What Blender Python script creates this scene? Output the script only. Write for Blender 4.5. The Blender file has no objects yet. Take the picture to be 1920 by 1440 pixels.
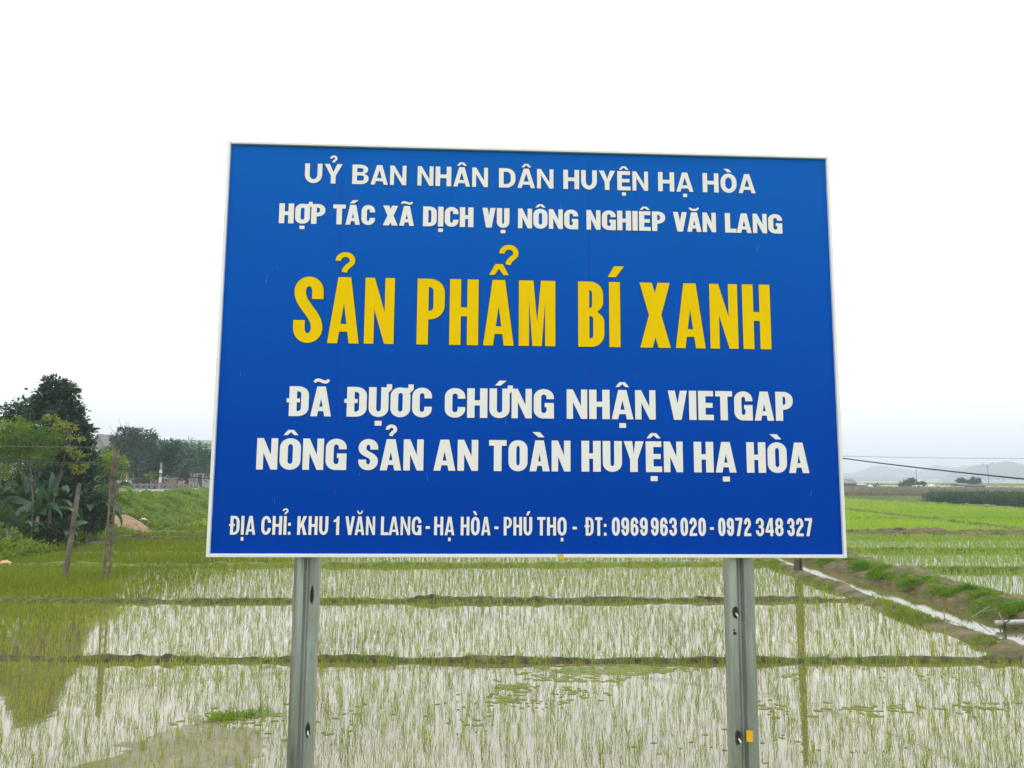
import bpy, math, random, unicodedata
import numpy as np
from mathutils import Matrix, Vector
from mathutils.geometry import delaunay_2d_cdt

random.seed(7)
RNG = np.random.default_rng(11)
SC = bpy.context.scene
COL = SC.collection

# ------------------------------------------------------------------ camera
F = 1450.0                      # focal length in photograph pixels (1920 wide)
PITCH, ROLL, CAMH = 0.1199, 0.0062, 3.0
_r0 = np.array([1, 0, 0.0]); _f0 = np.array([0, math.cos(PITCH), math.sin(PITCH)]); _u0 = np.array([0, -math.sin(PITCH), math.cos(PITCH)])
RIGHT = math.cos(ROLL) * _r0 + math.sin(ROLL) * _u0
UP = -math.sin(ROLL) * _r0 + math.cos(ROLL) * _u0
FWD = _f0
EYE = np.array([0, 0, CAMH])
cam = bpy.data.cameras.new("camera"); camo = bpy.data.objects.new("camera", cam); COL.objects.link(camo)
cam.sensor_width = 36; cam.lens = 36 * F / 1920; cam.clip_start = 0.05; cam.clip_end = 20000
M = Matrix([[RIGHT[0], UP[0], -FWD[0], EYE[0]], [RIGHT[1], UP[1], -FWD[1], EYE[1]], [RIGHT[2], UP[2], -FWD[2], EYE[2]], [0, 0, 0, 1]])
camo.matrix_world = M
SC.camera = camo

# ------------------------------------------------------------------ sky and light
SUN_EL, SUN_AZ = math.radians(56), math.radians(20)     # azimuth measured from +Y towards +X: the bright side is beyond the fields
world = bpy.data.worlds.new("World"); SC.world = world; world.use_nodes = True
nt = world.node_tree; nt.nodes.clear()
def N(t, typ, **kw):
    n = t.nodes.new(typ)
    for k, v in kw.items(): setattr(n, k, v)
    return n
out = N(nt, 'ShaderNodeOutputWorld'); bg = N(nt, 'ShaderNodeBackground'); bg.inputs['Strength'].default_value = 0.1
sky = N(nt, 'ShaderNodeTexSky', sky_type='NISHITA', sun_disc=False, sun_elevation=SUN_EL, sun_rotation=SUN_AZ, air_density=1.0, dust_density=6.0, ozone_density=1.0)
tc = N(nt, 'ShaderNodeTexCoord'); sp = N(nt, 'ShaderNodeSeparateXYZ'); nt.links.new(tc.outputs['Generated'], sp.inputs[0])
rp = N(nt, 'ShaderNodeValToRGB'); nt.links.new(sp.outputs['Z'], rp.inputs[0])     # cloud deck: dim haze on the horizon, bright above
cr = rp.color_ramp
stops = [(0.0, (1.14, 1.14, 1.15)), (0.05, (1.18, 1.18, 1.19)), (0.10, (1.3, 1.3, 1.31)), (0.22, (2.3, 2.3, 2.3)), (0.5, (2.4, 2.4, 2.4)), (1.0, (1.9, 1.92, 1.95))]
while len(cr.elements) < len(stops): cr.elements.new(0.5)
for e, (p, c) in zip(cr.elements, stops): e.position = p; e.color = tuple(x / 2.5 for x in c) + (1,)
frm = N(nt, 'ShaderNodeMapRange'); nt.links.new(sp.outputs['Y'], frm.inputs[0])
for i, v in zip((1, 2, 3, 4), (-0.9, 0.5, 0.92, 1.0)): frm.inputs[i].default_value = v
mul = N(nt, 'ShaderNodeVectorMath', operation='SCALE'); nt.links.new(rp.outputs[0], mul.inputs[0])
m2 = N(nt, 'ShaderNodeMath', operation='MULTIPLY'); m2.inputs[1].default_value = 25.0; nt.links.new(frm.outputs[0], m2.inputs[0]); nt.links.new(m2.outputs[0], mul.inputs['Scale'])
hs = N(nt, 'ShaderNodeHueSaturation'); hs.inputs['Saturation'].default_value = 0.25; nt.links.new(sky.outputs[0], hs.inputs['Color'])
mix = N(nt, 'ShaderNodeMix', data_type='RGBA'); mix.inputs[0].default_value = 0.9
nt.links.new(hs.outputs[0], mix.inputs[6]); nt.links.new(mul.outputs[0], mix.inputs[7])
nt.links.new(mix.outputs[2], bg.inputs['Color']); nt.links.new(bg.outputs[0], out.inputs['Surface'])
sl = bpy.data.lights.new("sun", 'SUN'); sl.energy = 0.7; sl.angle = math.radians(14); sl.color = (1, .97, .92)
so = bpy.data.objects.new("sun", sl); COL.objects.link(so)
sd = Vector((math.sin(SUN_AZ) * math.cos(SUN_EL), math.cos(SUN_AZ) * math.cos(SUN_EL), math.sin(SUN_EL)))
so.rotation_euler = (-sd).to_track_quat('-Z', 'Y').to_euler()
vs = SC.view_settings; vs.view_transform = 'Standard'; vs.look = 'None'; vs.exposure = 0; vs.gamma = 1; vs.use_curve_mapping = False
SC.cycles.use_denoising = True
SC.cycles.max_bounces = 8; SC.cycles.transparent_max_bounces = 8; SC.cycles.volume_bounces = 0

# ------------------------------------------------------------------ helpers
def ray(px, py):
    d = FWD + RIGHT * (px - 960) / F - UP * (py - 720) / F
    return d
def G(px, py, z=0.0):
    d = ray(px, py); t = (z - CAMH) / d[2]
    return EYE + d * t
def At(px, py, Y):
    d = ray(px, py); return EYE + d * (Y / d[1])
def tag(o, label=None, cat=None, group=None, kind=None):
    if label: o['label'] = label
    if cat: o['category'] = cat
    if group: o['group'] = group
    if kind: o['kind'] = kind
    return o
def empty(name, loc, rz=0.0):
    o = bpy.data.objects.new(name, None); COL.objects.link(o); o.location = loc; o.rotation_euler = (0, 0, rz); o.empty_display_size = .2
    return o
def link(name, me, mat, parent=None):
    o = bpy.data.objects.new(name, me); COL.objects.link(o)
    if mat is not None: me.materials.append(mat)
    if parent is not None: o.parent = parent
    return o
def mesh_np(name, V, Fc, smooth=False):
    """V (n,3); Fc list of int arrays each (m,k)"""
    me = bpy.data.meshes.new(name)
    V = np.asarray(V, dtype=np.float32).reshape(-1, 3)
    if not isinstance(Fc, (list, tuple)): Fc = [Fc]
    Fc = [np.asarray(f, dtype=np.int32) for f in Fc if len(f)]
    me.vertices.add(len(V)); me.vertices.foreach_set('co', V.ravel())
    nl = sum(f.size for f in Fc); nf = sum(len(f) for f in Fc)
    me.loops.add(nl); me.polygons.add(nf)
    me.loops.foreach_set('vertex_index', np.concatenate([f.ravel() for f in Fc]))
    tot = np.concatenate([np.full(len(f), f.shape[1], np.int32) for f in Fc])
    st = np.concatenate([[0], np.cumsum(tot)[:-1]]).astype(np.int32)
    me.polygons.foreach_set('loop_start', st); me.polygons.foreach_set('loop_total', tot)
    if smooth: me.polygons.foreach_set('use_smooth', np.ones(nf, bool))
    me.update(calc_edges=True); me.validate()
    return me
class MB:
    """collects simple shapes into one mesh"""
    def __init__(s): s.v = []; s.f = []; s.n = 0
    def add(s, V, Fs):
        V = [tuple(map(float, p)) for p in V]
        s.v += V; s.f += [tuple(i + s.n for i in f) for f in Fs]; s.n += len(V); return s
    def box(s, c, d, rz=0.0, taper=1.0, bev=0.0):
        x, y, z = d[0] / 2, d[1] / 2, d[2] / 2
        P = []
        for zz, k in ((-z, 1.0), (z, taper)):
            for sx, sy in ((-1, -1), (1, -1), (1, 1), (-1, 1)): P.append((sx * x * k, sy * y * k, zz))
        cs, sn = math.cos(rz), math.sin(rz)
        P = [(c[0] + a * cs - b * sn, c[1] + a * sn + b * cs, c[2] + e) for a, b, e in P]
        return s.add(P, [(3, 2, 1, 0), (4, 5, 6, 7), (0, 1, 5, 4), (1, 2, 6, 5), (2, 3, 7, 6), (3, 0, 4, 7)])
    def tube(s, pts, rad, n=6, cap=True):
        pts = [np.array(p, float) for p in pts]
        if not hasattr(rad, '__len__'): rad = [rad] * len(pts)
        V = []; Fs = []
        for i, p in enumerate(pts):
            t = pts[min(i + 1, len(pts) - 1)] - pts[max(i - 1, 0)]; t /= (np.linalg.norm(t) + 1e-9)
            a = np.cross(t, [0.31, 0.22, .93] if abs(t[2]) < .9 else [1, 0.1, 0]); a /= np.linalg.norm(a); b = np.cross(t, a)
            for k in range(n):
                th = 2 * math.pi * k / n; V.append(p + rad[i] * (math.cos(th) * a + math.sin(th) * b))
        for i in range(len(pts) - 1):
            for k in range(n):
                k2 = (k + 1) % n; Fs.append((i * n + k, i * n + k2, (i + 1) * n + k2, (i + 1) * n + k))
        if cap: Fs.append(tuple(range(n - 1, -1, -1))); Fs.append(tuple((len(pts) - 1) * n + k for k in range(n)))
        return s.add(V, Fs)
    def prism(s, poly, z0, z1, fx=None):
        n = len(poly); V = [(x, y, z0) for x, y in poly] + [(x, y, z1) for x, y in poly]
        Fs = [tuple(range(n - 1, -1, -1)), tuple(range(n, 2 * n))] + [(i, (i + 1) % n, n + (i + 1) % n, n + i) for i in range(n)]
        if fx: V = [fx(p) for p in V]
        return s.add(V, Fs)
    def build(s, name, mat, parent=None, smooth=False):
        me = bpy.data.meshes.new(name); me.from_pydata(s.v, [], s.f); me.update()
        if smooth: me.polygons.foreach_set('use_smooth', np.ones(len(me.polygons), bool))
        return link(name, me, mat, parent)
def local(pt, o):
    return np.array(pt, float) - np.array(o.location)

# cheap value noise for shaping terrain
def vnoise(x, y, seed=0):
    x = np.asarray(x, float); y = np.asarray(y, float)
    xi = np.floor(x).astype(np.int64); yi = np.floor(y).astype(np.int64); fx = x - xi; fy = y - yi
    def h(a, b):
        n = (a * 374761393 + b * 668265263 + seed * 982451653) & 0x7fffffff
        n = ((n ^ (n >> 13)) * 1274126177) & 0x7fffffff
        return (n ^ (n >> 16)) % 65536 / 65535.0
    ux = fx * fx * (3 - 2 * fx); uy = fy * fy * (3 - 2 * fy)
    return (h(xi, yi) * (1 - ux) + h(xi + 1, yi) * ux) * (1 - uy) + (h(xi, yi + 1) * (1 - ux) + h(xi + 1, yi + 1) * ux) * uy
def fbm(x, y, seed=0, o=4):
    r = 0; a = .5
    for i in range(o): r = r + a * (vnoise(x * 2 ** i, y * 2 ** i, seed + i) - .5); a *= .5
    return r

# ------------------------------------------------------------------ materials
def mat(name):
    m = bpy.data.materials.new(name); m.use_nodes = True; t = m.node_tree; t.nodes.clear()
    o = N(t, 'ShaderNodeOutputMaterial'); return m, t, o
def ramp(t, fac, stops):
    r = N(t, 'ShaderNodeValToRGB'); t.links.new(fac, r.inputs[0]); c = r.color_ramp
    while len(c.elements) < len(stops): c.elements.new(.5)
    for e, (p, col) in zip(c.elements, stops): e.position = p; e.color = tuple(col) + (1,)
    return r
def noise(t, scale, detail=5, rough=.6, vec=None, dims='3D'):
    n = N(t, 'ShaderNodeTexNoise'); n.inputs['Scale'].default_value = scale; n.inputs['Detail'].default_value = detail; n.inputs['Roughness'].default_value = rough
    if vec is None:
        g = N(t, 'ShaderNodeNewGeometry'); vec = g.outputs['Position']
    t.links.new(vec, n.inputs['Vector']); return n
def surf(name, stops, scale=3.0, rough=.8, bump=0.0, bscale=None, metal=0.0, spec=.5, detail=6, rvar=0.0):
    m, t, o = mat(name); b = N(t, 'ShaderNodeBsdfPrincipled'); t.links.new(b.outputs[0], o.inputs[0])
    n = noise(t, scale, detail); r = ramp(t, n.outputs[0], stops); t.links.new(r.outputs[0], b.inputs['Base Color'])
    b.inputs['Roughness'].default_value = rough; b.inputs['Metallic'].default_value = metal; b.inputs['Specular IOR Level'].default_value = spec
    if rvar:
        mr = N(t, 'ShaderNodeMapRange'); mr.inputs[3].default_value = rough - rvar; mr.inputs[4].default_value = rough + rvar
        t.links.new(n.outputs[0], mr.inputs[0]); t.links.new(mr.outputs[0], b.inputs['Roughness'])
    if bump:
        n2 = noise(t, bscale or scale * 4, 6); bp = N(t, 'ShaderNodeBump'); bp.inputs['Strength'].default_value = 1; bp.inputs['Distance'].default_value = bump
        t.links.new(n2.outputs[0], bp.inputs['Height']); t.links.new(bp.outputs[0], b.inputs['Normal'])
    return m
def leaf_mat(name, stops, trans=.35, tcol=None, gloss=.08, scale=.7, rough=.4):
    """leaf: colour varies from leaf to leaf and in patches; some light passes through"""
    m, t, o = mat(name); g = N(t, 'ShaderNodeNewGeometry')
    n = noise(t, scale, 3)
    a = N(t, 'ShaderNodeMath', operation='MULTIPLY_ADD'); a.inputs[1].default_value = .55
    t.links.new(g.outputs['Random Per Island'], a.inputs[0])
    b = N(t, 'ShaderNodeMath', operation='MULTIPLY_ADD'); b.inputs[1].default_value = 1.3; b.inputs[2].default_value = -.42
    t.links.new(n.outputs[0], b.inputs[0]); t.links.new(b.outputs[0], a.inputs[2])
    r = ramp(t, a.outputs[0], stops)
    d = N(t, 'ShaderNodeBsdfDiffuse'); t.links.new(r.outputs[0], d.inputs[0])
    tr = N(t, 'ShaderNodeBsdfTranslucent'); hs = N(t, 'ShaderNodeMix', data_type='RGBA', blend_type='MULTIPLY'); hs.inputs[0].default_value = 1
    t.links.new(r.outputs[0], hs.inputs[6]); hs.inputs[7].default_value = tuple(tcol or (1.5, 1.5, .7)) + (1,)
    t.links.new(hs.outputs[2], tr.inputs[0])
    m1 = N(t, 'ShaderNodeMixShader'); m1.inputs[0].default_value = trans; t.links.new(d.outputs[0], m1.inputs[1]); t.links.new(tr.outputs[0], m1.inputs[2])
    gl = N(t, 'ShaderNodeBsdfGlossy'); gl.inputs['Roughness'].default_value = rough; gl.inputs[0].default_value = (.9, .95, 1, 1)
    m2 = N(t, 'ShaderNodeMixShader'); m2.inputs[0].default_value = gloss; t.links.new(m1.outputs[0], m2.inputs[1]); t.links.new(gl.outputs[0], m2.inputs[2])
    t.links.new(m2.outputs[0], o.inputs[0]); return m

MAT = {}
MAT['rice'] = leaf_mat('rice_leaf', [(0, (.13, .175, .008)), (.5, (.22, .285, .02)), (1, (.34, .39, .06))], .4, (1.3, 1.3, .6), 0.012, .5)
MAT['rice_dense'] = leaf_mat('dense_rice_leaf', [(0, (.19, .33, .025)), (.5, (.26, .41, .035)), (1, (.34, .48, .06))], .4, (1.3, 1.3, .6), 0.01, .06)
MAT['rice_olive'] = leaf_mat('reflection_toned_rice_leaf', [(0, (.10, .145, .004)), (.5, (.155, .215, .008)), (1, (.24, .29, .02))], .35, (1.2, 1.2, .5), 0.006, .4)  # olive copy of rice; the dark tree reflection is put into its colour
MAT['weed'] = leaf_mat('weed_leaf', [(0, (.06, .11, .01)), (.4, (.14, .22, .018)), (.75, (.22, .31, .035)), (1, (.32, .36, .10))], .35, None, 0.015, .5)
MAT['bright_grass'] = leaf_mat('bright_grass', [(0, (.05, .13, .012)), (.45, (.11, .23, .015)), (1, (.27, .33, .035))], .35, None, 0.01, 2.0)
MAT['dry_grass'] = leaf_mat('dry_grass', [(0, (.12, .12, .07)), (.5, (.19, .17, .11)), (1, (.25, .24, .15))], .25, (1, 1, .8), .02, .04)
MAT['dark_leaf'] = leaf_mat('dark_glossy_leaf', [(0, (.006, .018, .012)), (.45, (.022, .06, .03)), (.8, (.05, .115, .045)), (1, (.10, .17, .055))], .2, (1.4, 1.5, .6), 0.028, .9, .35)
MAT['bush_leaf'] = leaf_mat('bush_leaf', [(0, (.006, .016, .007)), (.5, (.02, .05, .014)), (.85, (.06, .11, .03)), (1, (.16, .16, .09))], .25, None, 0.014, .8)
MAT['light_leaf'] = leaf_mat('feathery_leaf', [(0, (.03, .08, .018)), (.4, (.085, .17, .024)), (.7, (.19, .27, .03)), (1, (.36, .38, .06))], .35, None, 0.012, .55)
MAT['yellow_leaf'] = leaf_mat('yellowing_leaf', [(0, (.10, .15, .015)), (.5, (.19, .23, .02)), (1, (.34, .32, .035))], .35, (1.2, 1.2, .5), .03, 1)
MAT['banana'] = leaf_mat('banana_leaf', [(0, (.012, .035, .02)), (.45, (.03, .08, .034)), (.75, (.065, .14, .055)), (.9, (.12, .25, .02)), (1, (.25, .40, .02))], .3, (1.5, 1.5, .4), 0.045, .35, .5)
MAT['far_leaf'] = leaf_mat('far_leaf', [(0, (.006, .024, .02)), (.5, (.028, .07, .046)), (1, (.075, .135, .07))], .2, (1.2, 1.3, .8), 0.008, .25)  # bluish tone of distant haze is put into this leaf colour
MAT['bamboo_leaf'] = leaf_mat('bamboo_leaf', [(0, (.012, .045, .036)), (.5, (.065, .14, .085)), (1, (.16, .26, .13))], .25, (1.2, 1.3, .8), 0.012, .3)  # haze blue is mixed into the bamboo leaf colour as well
MAT['maize'] = leaf_mat('maize_leaf', [(0, (.008, .03, .014)), (.5, (.022, .065, .022)), (1, (.065, .135, .05))], .25, None, 0.02, .2)
MAT['bark'] = surf('bark', [(.3, (.06, .05, .04)), (.7, (.17, .14, .11))], 6, .9, .01, 20)
MAT['pale_bark'] = surf('pale_bark', [(.3, (.20, .18, .14)), (.7, (.34, .31, .25))], 6, .85)
MAT['soil'] = surf('soil', [(.3, (.075, .055, .035)), (.5, (.14, .105, .065)), (.7, (.22, .17, .11))], 2.5, .95, .02, 14)
MAT['bund'] = surf('bund_mud', [(.3, (.018, .016, .007)), (.42, (.05, .042, .018)), (.55, (.085, .095, .02)), (.75, (.17, .14, .07))], 6, .9, .05, 28)
MAT['bund_green'] = surf('mossy_bund', [(.3, (.035, .045, .012)), (.42, (.09, .12, .02)), (.58, (.14, .21, .03)), (.75, (.18, .18, .07))], 5, .9, .05, 24)
MAT['mound'] = surf('mound_earth', [(.28, (.03, .03, .010)), (.42, (.085, .085, .026)), (.52, (.12, .10, .042)), (.62, (.165, .13, .062)), (.78, (.27, .225, .13))], 2.6, .95, .06, 18)
MAT['bank'] = surf('grassy_bank', [(.3, (.04, .075, .015)), (.5, (.09, .14, .03)), (.7, (.14, .18, .05))], 1.2, .95, .03, 6)
MAT['ground'] = surf('far_ground', [(.3, (.10, .17, .05)), (.5, (.17, .23, .08)), (.7, (.22, .26, .12))], .02, .95)
MAT['hill'] = surf('wooded_hill', [(.3, (.02, .05, .03)), (.6, (.045, .08, .05))], .01, 1)
MAT['asphalt'] = surf('asphalt', [(.3, (.05, .05, .05)), (.7, (.09, .09, .085))], 2, .9)
MAT['concrete'] = surf('weathered_concrete', [(.3, (.17, .15, .12)), (.5, (.27, .24, .20)), (.7, (.38, .35, .30))], 2.5, .9, .004, 30)
MAT['concrete_grey'] = surf('grey_concrete', [(.3, (.13, .13, .125)), (.7, (.24, .24, .23))], 3, .9)
MAT['concrete_pale'] = surf('pale_concrete', [(.3, (.26, .25, .24)), (.7, (.42, .41, .39))], 3, .9)
MAT['pole_brown'] = surf('lichened_concrete', [(.3, (.06, .05, .035)), (.5, (.115, .095, .07)), (.7, (.20, .17, .13))], 4, .9, .004, 30)
MAT['white'] = surf('white_paint', [(.3, (.56, .56, .55)), (.7, (.74, .74, .73))], 3, .5)
MAT['red'] = surf('red_paint', [(.3, (.5, .05, .04)), (.7, (.6, .08, .06))], 5, .6)
MAT['pink'] = surf('pink_cloth', [(.3, (.62, .08, .18)), (.7, (.75, .14, .26))], 8, .9)
MAT['dark_cloth'] = surf('dark_cloth', [(.3, (.015, .015, .025)), (.7, (.04, .04, .05))], 8, .9)
MAT['maroon'] = surf('maroon_cloth', [(.3, (.14, .03, .03)), (.7, (.22, .05, .04))], 8, .9)
MAT['skin'] = surf('skin', [(.3, (.35, .2, .13)), (.7, (.42, .25, .17))], 8, .6)
MAT['hair'] = surf('hair', [(.3, (.01, .009, .008)), (.7, (.02, .018, .016))], 8, .5)
MAT['roof_green'] = surf('green_roof_sheet', [(.3, (.14, .20, .17)), (.7, (.22, .28, .24))], .5, .6)
MAT['roof_tile'] = surf('dull_roof_tile', [(.3, (.11, .11, .12)), (.7, (.20, .19, .20))], .5, .8)
MAT['wall_grey'] = surf('grey_render', [(.3, (.24, .25, .26)), (.7, (.36, .37, .38))], .4, .9)
MAT['wall_dark'] = surf('dark_brick', [(.3, (.05, .045, .04)), (.7, (.12, .10, .09))], 1, .9)
MAT['cream'] = surf('cream_render', [(.3, (.55, .45, .25)), (.7, (.66, .56, .34))], .4, .9)
MAT['glass'] = surf('dark_glass', [(.3, (.03, .035, .04)), (.7, (.06, .065, .07))], 1, .15)
MAT['wire'] = surf('black_cable', [(.3, (.012, .012, .013)), (.7, (.03, .03, .03))], 5, .5)
MAT['wire_grey'] = surf('grey_wire', [(.3, (.10, .10, .10)), (.7, (.18, .18, .18))], 5, .5)
MAT['black'] = surf('dark_hole', [(.3, (.008, .007, .006)), (.7, (.025, .02, .015))], 60, .9)
MAT['rust'] = surf('rust_stain', [(.3, (.035, .028, .02)), (.6, (.10, .075, .05)), (.8, (.18, .15, .11))], 60, .9)
MAT['pvc'] = surf('grey_pipe', [(.3, (.34, .33, .32)), (.7, (.5, .49, .48))], 5, .4)
MAT['yellow_tape'] = surf('yellow_tape', [(.3, (.78, .40, .004)), (.7, (.84, .46, .008))], 10, .5)
MAT['plastic'] = surf('pale_plastic', [(.3, (.62, .60, .45)), (.7, (.78, .76, .62))], 6, .5)
MAT['orange_plastic'] = surf('orange_plastic', [(.3, (.55, .30, .12)), (.7, (.70, .45, .22))], 6, .5)
MAT['algae'] = surf('algae_scum', [(.3, (.065, .105, .01)), (.5, (.115, .14, .02)), (.7, (.19, .18, .06))], 5, .8, .01, 30)
MAT['wet_mud'] = surf('wet_mud', [(.3, (.085, .075, .03)), (.5, (.135, .115, .05)), (.7, (.19, .16, .085))], 2.2, .42, .01, 14)
MAT['bare_earth'] = surf('bare_earth', [(.3, (.14, .09, .045)), (.5, (.24, .155, .085)), (.7, (.36, .25, .15))], 3.5, .95, .02, 10)
MAT['tower'] = surf('grey_steel', [(.3, (.12, .13, .15)), (.7, (.18, .19, .21))], 1, .6)

# water: muddy, almost still
m, t, o = mat('paddy_water'); b = N(t, 'ShaderNodeBsdfPrincipled'); t.links.new(b.outputs[0], o.inputs[0])
n = noise(t, .22, 4); r = ramp(t, n.outputs[0], [(.3, (.085, .075, .03)), (.5, (.125, .105, .05)), (.7, (.17, .14, .075))]); t.links.new(r.outputs[0], b.inputs['Base Color'])
b.inputs['Roughness'].default_value = .035; b.inputs['IOR'].default_value = 1.85
n2 = noise(t, 5, 2); bp = N(t, 'ShaderNodeBump'); bp.inputs['Distance'].default_value = .0012; bp.inputs['Strength'].default_value = .6
t.links.new(n2.outputs[0], bp.inputs['Height']); t.links.new(bp.outputs[0], b.inputs['Normal'])
MAT['water'] = m
# printed vinyl of the sign
def vinyl(name, col, rough=.35, var=.06, spec=.2):
    m, t, o = mat(name); b = N(t, 'ShaderNodeBsdfPrincipled'); t.links.new(b.outputs[0], o.inputs[0])
    n = noise(t, 2.2, 8, .7); r = ramp(t, n.outputs[0], [(.3, tuple(c * (1 - var) for c in col)), (.7, tuple(min(1, c * (1 + var)) for c in col))])
    t.links.new(r.outputs[0], b.inputs['Base Color']); b.inputs['Roughness'].default_value = rough; b.inputs['Specular IOR Level'].default_value = spec
    n2 = noise(t, 160, 2); bp = N(t, 'ShaderNodeBump'); bp.inputs['Distance'].default_value = .0004; bp.inputs['Strength'].default_value = .5
    t.links.new(n2.outputs[0], bp.inputs['Height']); t.links.new(bp.outputs[0], b.inputs['Normal'])
    return m
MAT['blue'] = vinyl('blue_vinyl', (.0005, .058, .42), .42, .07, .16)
_t = MAT['blue'].node_tree; _b = [n_ for n_ in _t.nodes if n_.type == 'BSDF_PRINCIPLED'][0]; _tc = N(_t, 'ShaderNodeTexCoord'); _sx = N(_t, 'ShaderNodeSeparateXYZ')   # base colour grades from deeper blue at the bottom to lighter above
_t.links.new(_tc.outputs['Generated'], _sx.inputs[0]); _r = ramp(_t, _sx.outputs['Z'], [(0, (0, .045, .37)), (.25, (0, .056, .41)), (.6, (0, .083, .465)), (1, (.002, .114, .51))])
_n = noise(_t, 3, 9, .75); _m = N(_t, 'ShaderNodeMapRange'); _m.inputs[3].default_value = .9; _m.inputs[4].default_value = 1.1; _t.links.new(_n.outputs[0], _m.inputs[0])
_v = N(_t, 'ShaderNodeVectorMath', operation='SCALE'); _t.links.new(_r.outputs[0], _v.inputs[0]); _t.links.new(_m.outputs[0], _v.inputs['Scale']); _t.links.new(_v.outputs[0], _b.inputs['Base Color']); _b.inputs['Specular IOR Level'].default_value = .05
MAT['letter_white'] = vinyl('white_vinyl', (.82, .80, .79), .5, .02)
MAT['outline'] = vinyl('navy_letter_edge', (.004, .008, .06), .5, .02, .05)
MAT['letter_yellow'] = vinyl('yellow_vinyl', (.85, .56, .001), .5, .03, .04)
MAT['seam'] = vinyl('blue_vinyl_edge', (.0005, .04, .30), .5, .05)
MAT['frame'] = surf('aluminium_frame', [(.3, (.76, .75, .74)), (.7, (.84, .83, .82))], 5, .4, 0, None, .05)
MAT['back'] = surf('board_back', [(.3, (.4, .4, .4)), (.7, (.5, .5, .5))], 3, .6)
# galvanised steel
m, t, o = mat('galvanised_steel'); b = N(t, 'ShaderNodeBsdfPrincipled'); t.links.new(b.outputs[0], o.inputs[0])
tcn = N(t, 'ShaderNodeTexCoord'); mp = N(t, 'ShaderNodeMapping'); mp.inputs['Scale'].default_value = (14, 14, 1.2); t.links.new(tcn.outputs['Object'], mp.inputs[0])
n = noise(t, 1.5, 8, .65, mp.outputs[0]); r = ramp(t, n.outputs[0], [(.22, (.16, .14, .11)), (.33, (.28, .29, .28)), (.5, (.42, .44, .43)), (.75, (.62, .63, .62))])
t.links.new(r.outputs[0], b.inputs['Base Color']); b.inputs['Metallic'].default_value = .85; b.inputs['Roughness'].default_value = .42
n3 = noise(t, 42, 8, .7, tcn.outputs['Object']); bpz = N(t, 'ShaderNodeBump'); bpz.inputs['Distance'].default_value = .0012; bpz.inputs['Strength'].default_value = .7; t.links.new(n3.outputs[0], bpz.inputs['Height']); t.links.new(bpz.outputs[0], b.inputs['Normal']); mr = N(t, 'ShaderNodeMapRange'); mr.inputs[3].default_value = .3; mr.inputs[4].default_value = .6
t.links.new(n3.outputs[0], mr.inputs[0]); t.links.new(mr.outputs[0], b.inputs['Roughness'])
MAT['galv'] = m

# ------------------------------------------------------------------ terrain
# one ground sheet to the horizon
ang = np.linspace(0, 2 * math.pi, 97)[:-1]; rad = [0, 40, 120, 300, 800, 2000, 3600]
V = [(0, 60, -.25)]; Fq = []; Ft = []
for rr in rad[1:]:
    for a in ang: V.append((rr * math.cos(a), 60 + rr * math.sin(a), -.25 if rr < 200 else -.1))
nA = len(ang)
for k in range(nA): Ft.append((0, 1 + k, 1 + (k + 1) % nA))
for i in range(len(rad) - 2):
    for k in range(nA):
        a0 = 1 + i * nA + k; a1 = 1 + i * nA + (k + 1) % nA; Fq.append((a0, a0 + nA, a1 + nA, a1))
tag(link('ground', mesh_np('ground', V, [np.array(Ft), np.array(Fq)]), MAT['ground']), kind='structure')
# flooded paddies: one still sheet between the bank on this side, the embankment and the farther fields
wp = [(-24, 4.2), (-24, 60), (-32, 95), (-44, 125), (10, 128), (50.5, 122), (50.5, 4.2)]
tag(link('water', mesh_np('water', [(x, y, 0) for x, y in wp], [np.array([list(range(len(wp)))])]), MAT['water']), kind='structure')
# farther dry fields, a few centimetres above the water
ff = [(50.2, 40), (50.2, 122), (10, 128), (-44, 125), (-80, 420), (900, 900), (900, 40)]
fx0 = mesh_np('field', [(x, y, .06) for x, y in ff], [np.array([list(range(len(ff)))])])
tag(link('field', fx0, surf('weedy_field', [(.3, (.10, .15, .06)), (.5, (.16, .20, .09)), (.7, (.22, .24, .13))], .15, .95, .03, 3)), kind='structure')
# very far pale green fields (strips seen edge-on)
mbf = MB()
for (x0, x1, y0, y1) in ((60, 900, 330, 620), (-100, 900, 700, 1100)):
    mbf.add([(x0, y0, .12), (x1, y0, .12), (x1 * 1.3, y1, .14), (x0, y1, .14)], [(0, 1, 2, 3)])
tag(mbf.build('field', surf('far_rice_field', [(.35, (.20, .30, .07)), (.65, (.28, .36, .11))], .03, .95)), kind='structure')

# embankment on the left: foot, slope, road edge
YB = [-20, 20, 27, 30, 36, 41.5, 51, 66, 80, 100, 130, 200]; XB = [-17.5, -17.5, -17.9, -17.7, -18.9, -18.7, -20.2, -22.8, -26.5, -36, -52, -95]
YR = [-20, 31, 40, 45, 78, 100, 130, 200]; XR = [-24.5, -24.5, -23.2, -22.6, -31.4, -40, -55, -100]
YZ = [-20, 40, 45, 78, 100, 200]; ZZ = [1.9, 2.0, 1.98, 1.58, 1.5, 1.5]
def foot(Y): return np.interp(Y, YB, XB)
def edge(Y): return np.interp(Y, YR, XR)
def ztop(Y): return np.interp(Y, YZ, ZZ)
def bank_h(X, Y):
    u = np.clip((foot(Y) - X) / (foot(Y) - edge(Y)), -.2, 1)
    s = np.where(u > 0, u ** .8, u)
    bump = fbm(np.asarray(X) * .55, np.asarray(Y) * .55, 3) * .5 * np.clip(u * 4, 0, 1) * np.clip((1 - u) * 5, 0, 1)
    return s * ztop(Y) - .12 * (u < .02) + bump
rows = np.arange(-20, 200, .6); us = np.concatenate([np.linspace(-.08, 1, 22), ])
V = []
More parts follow.
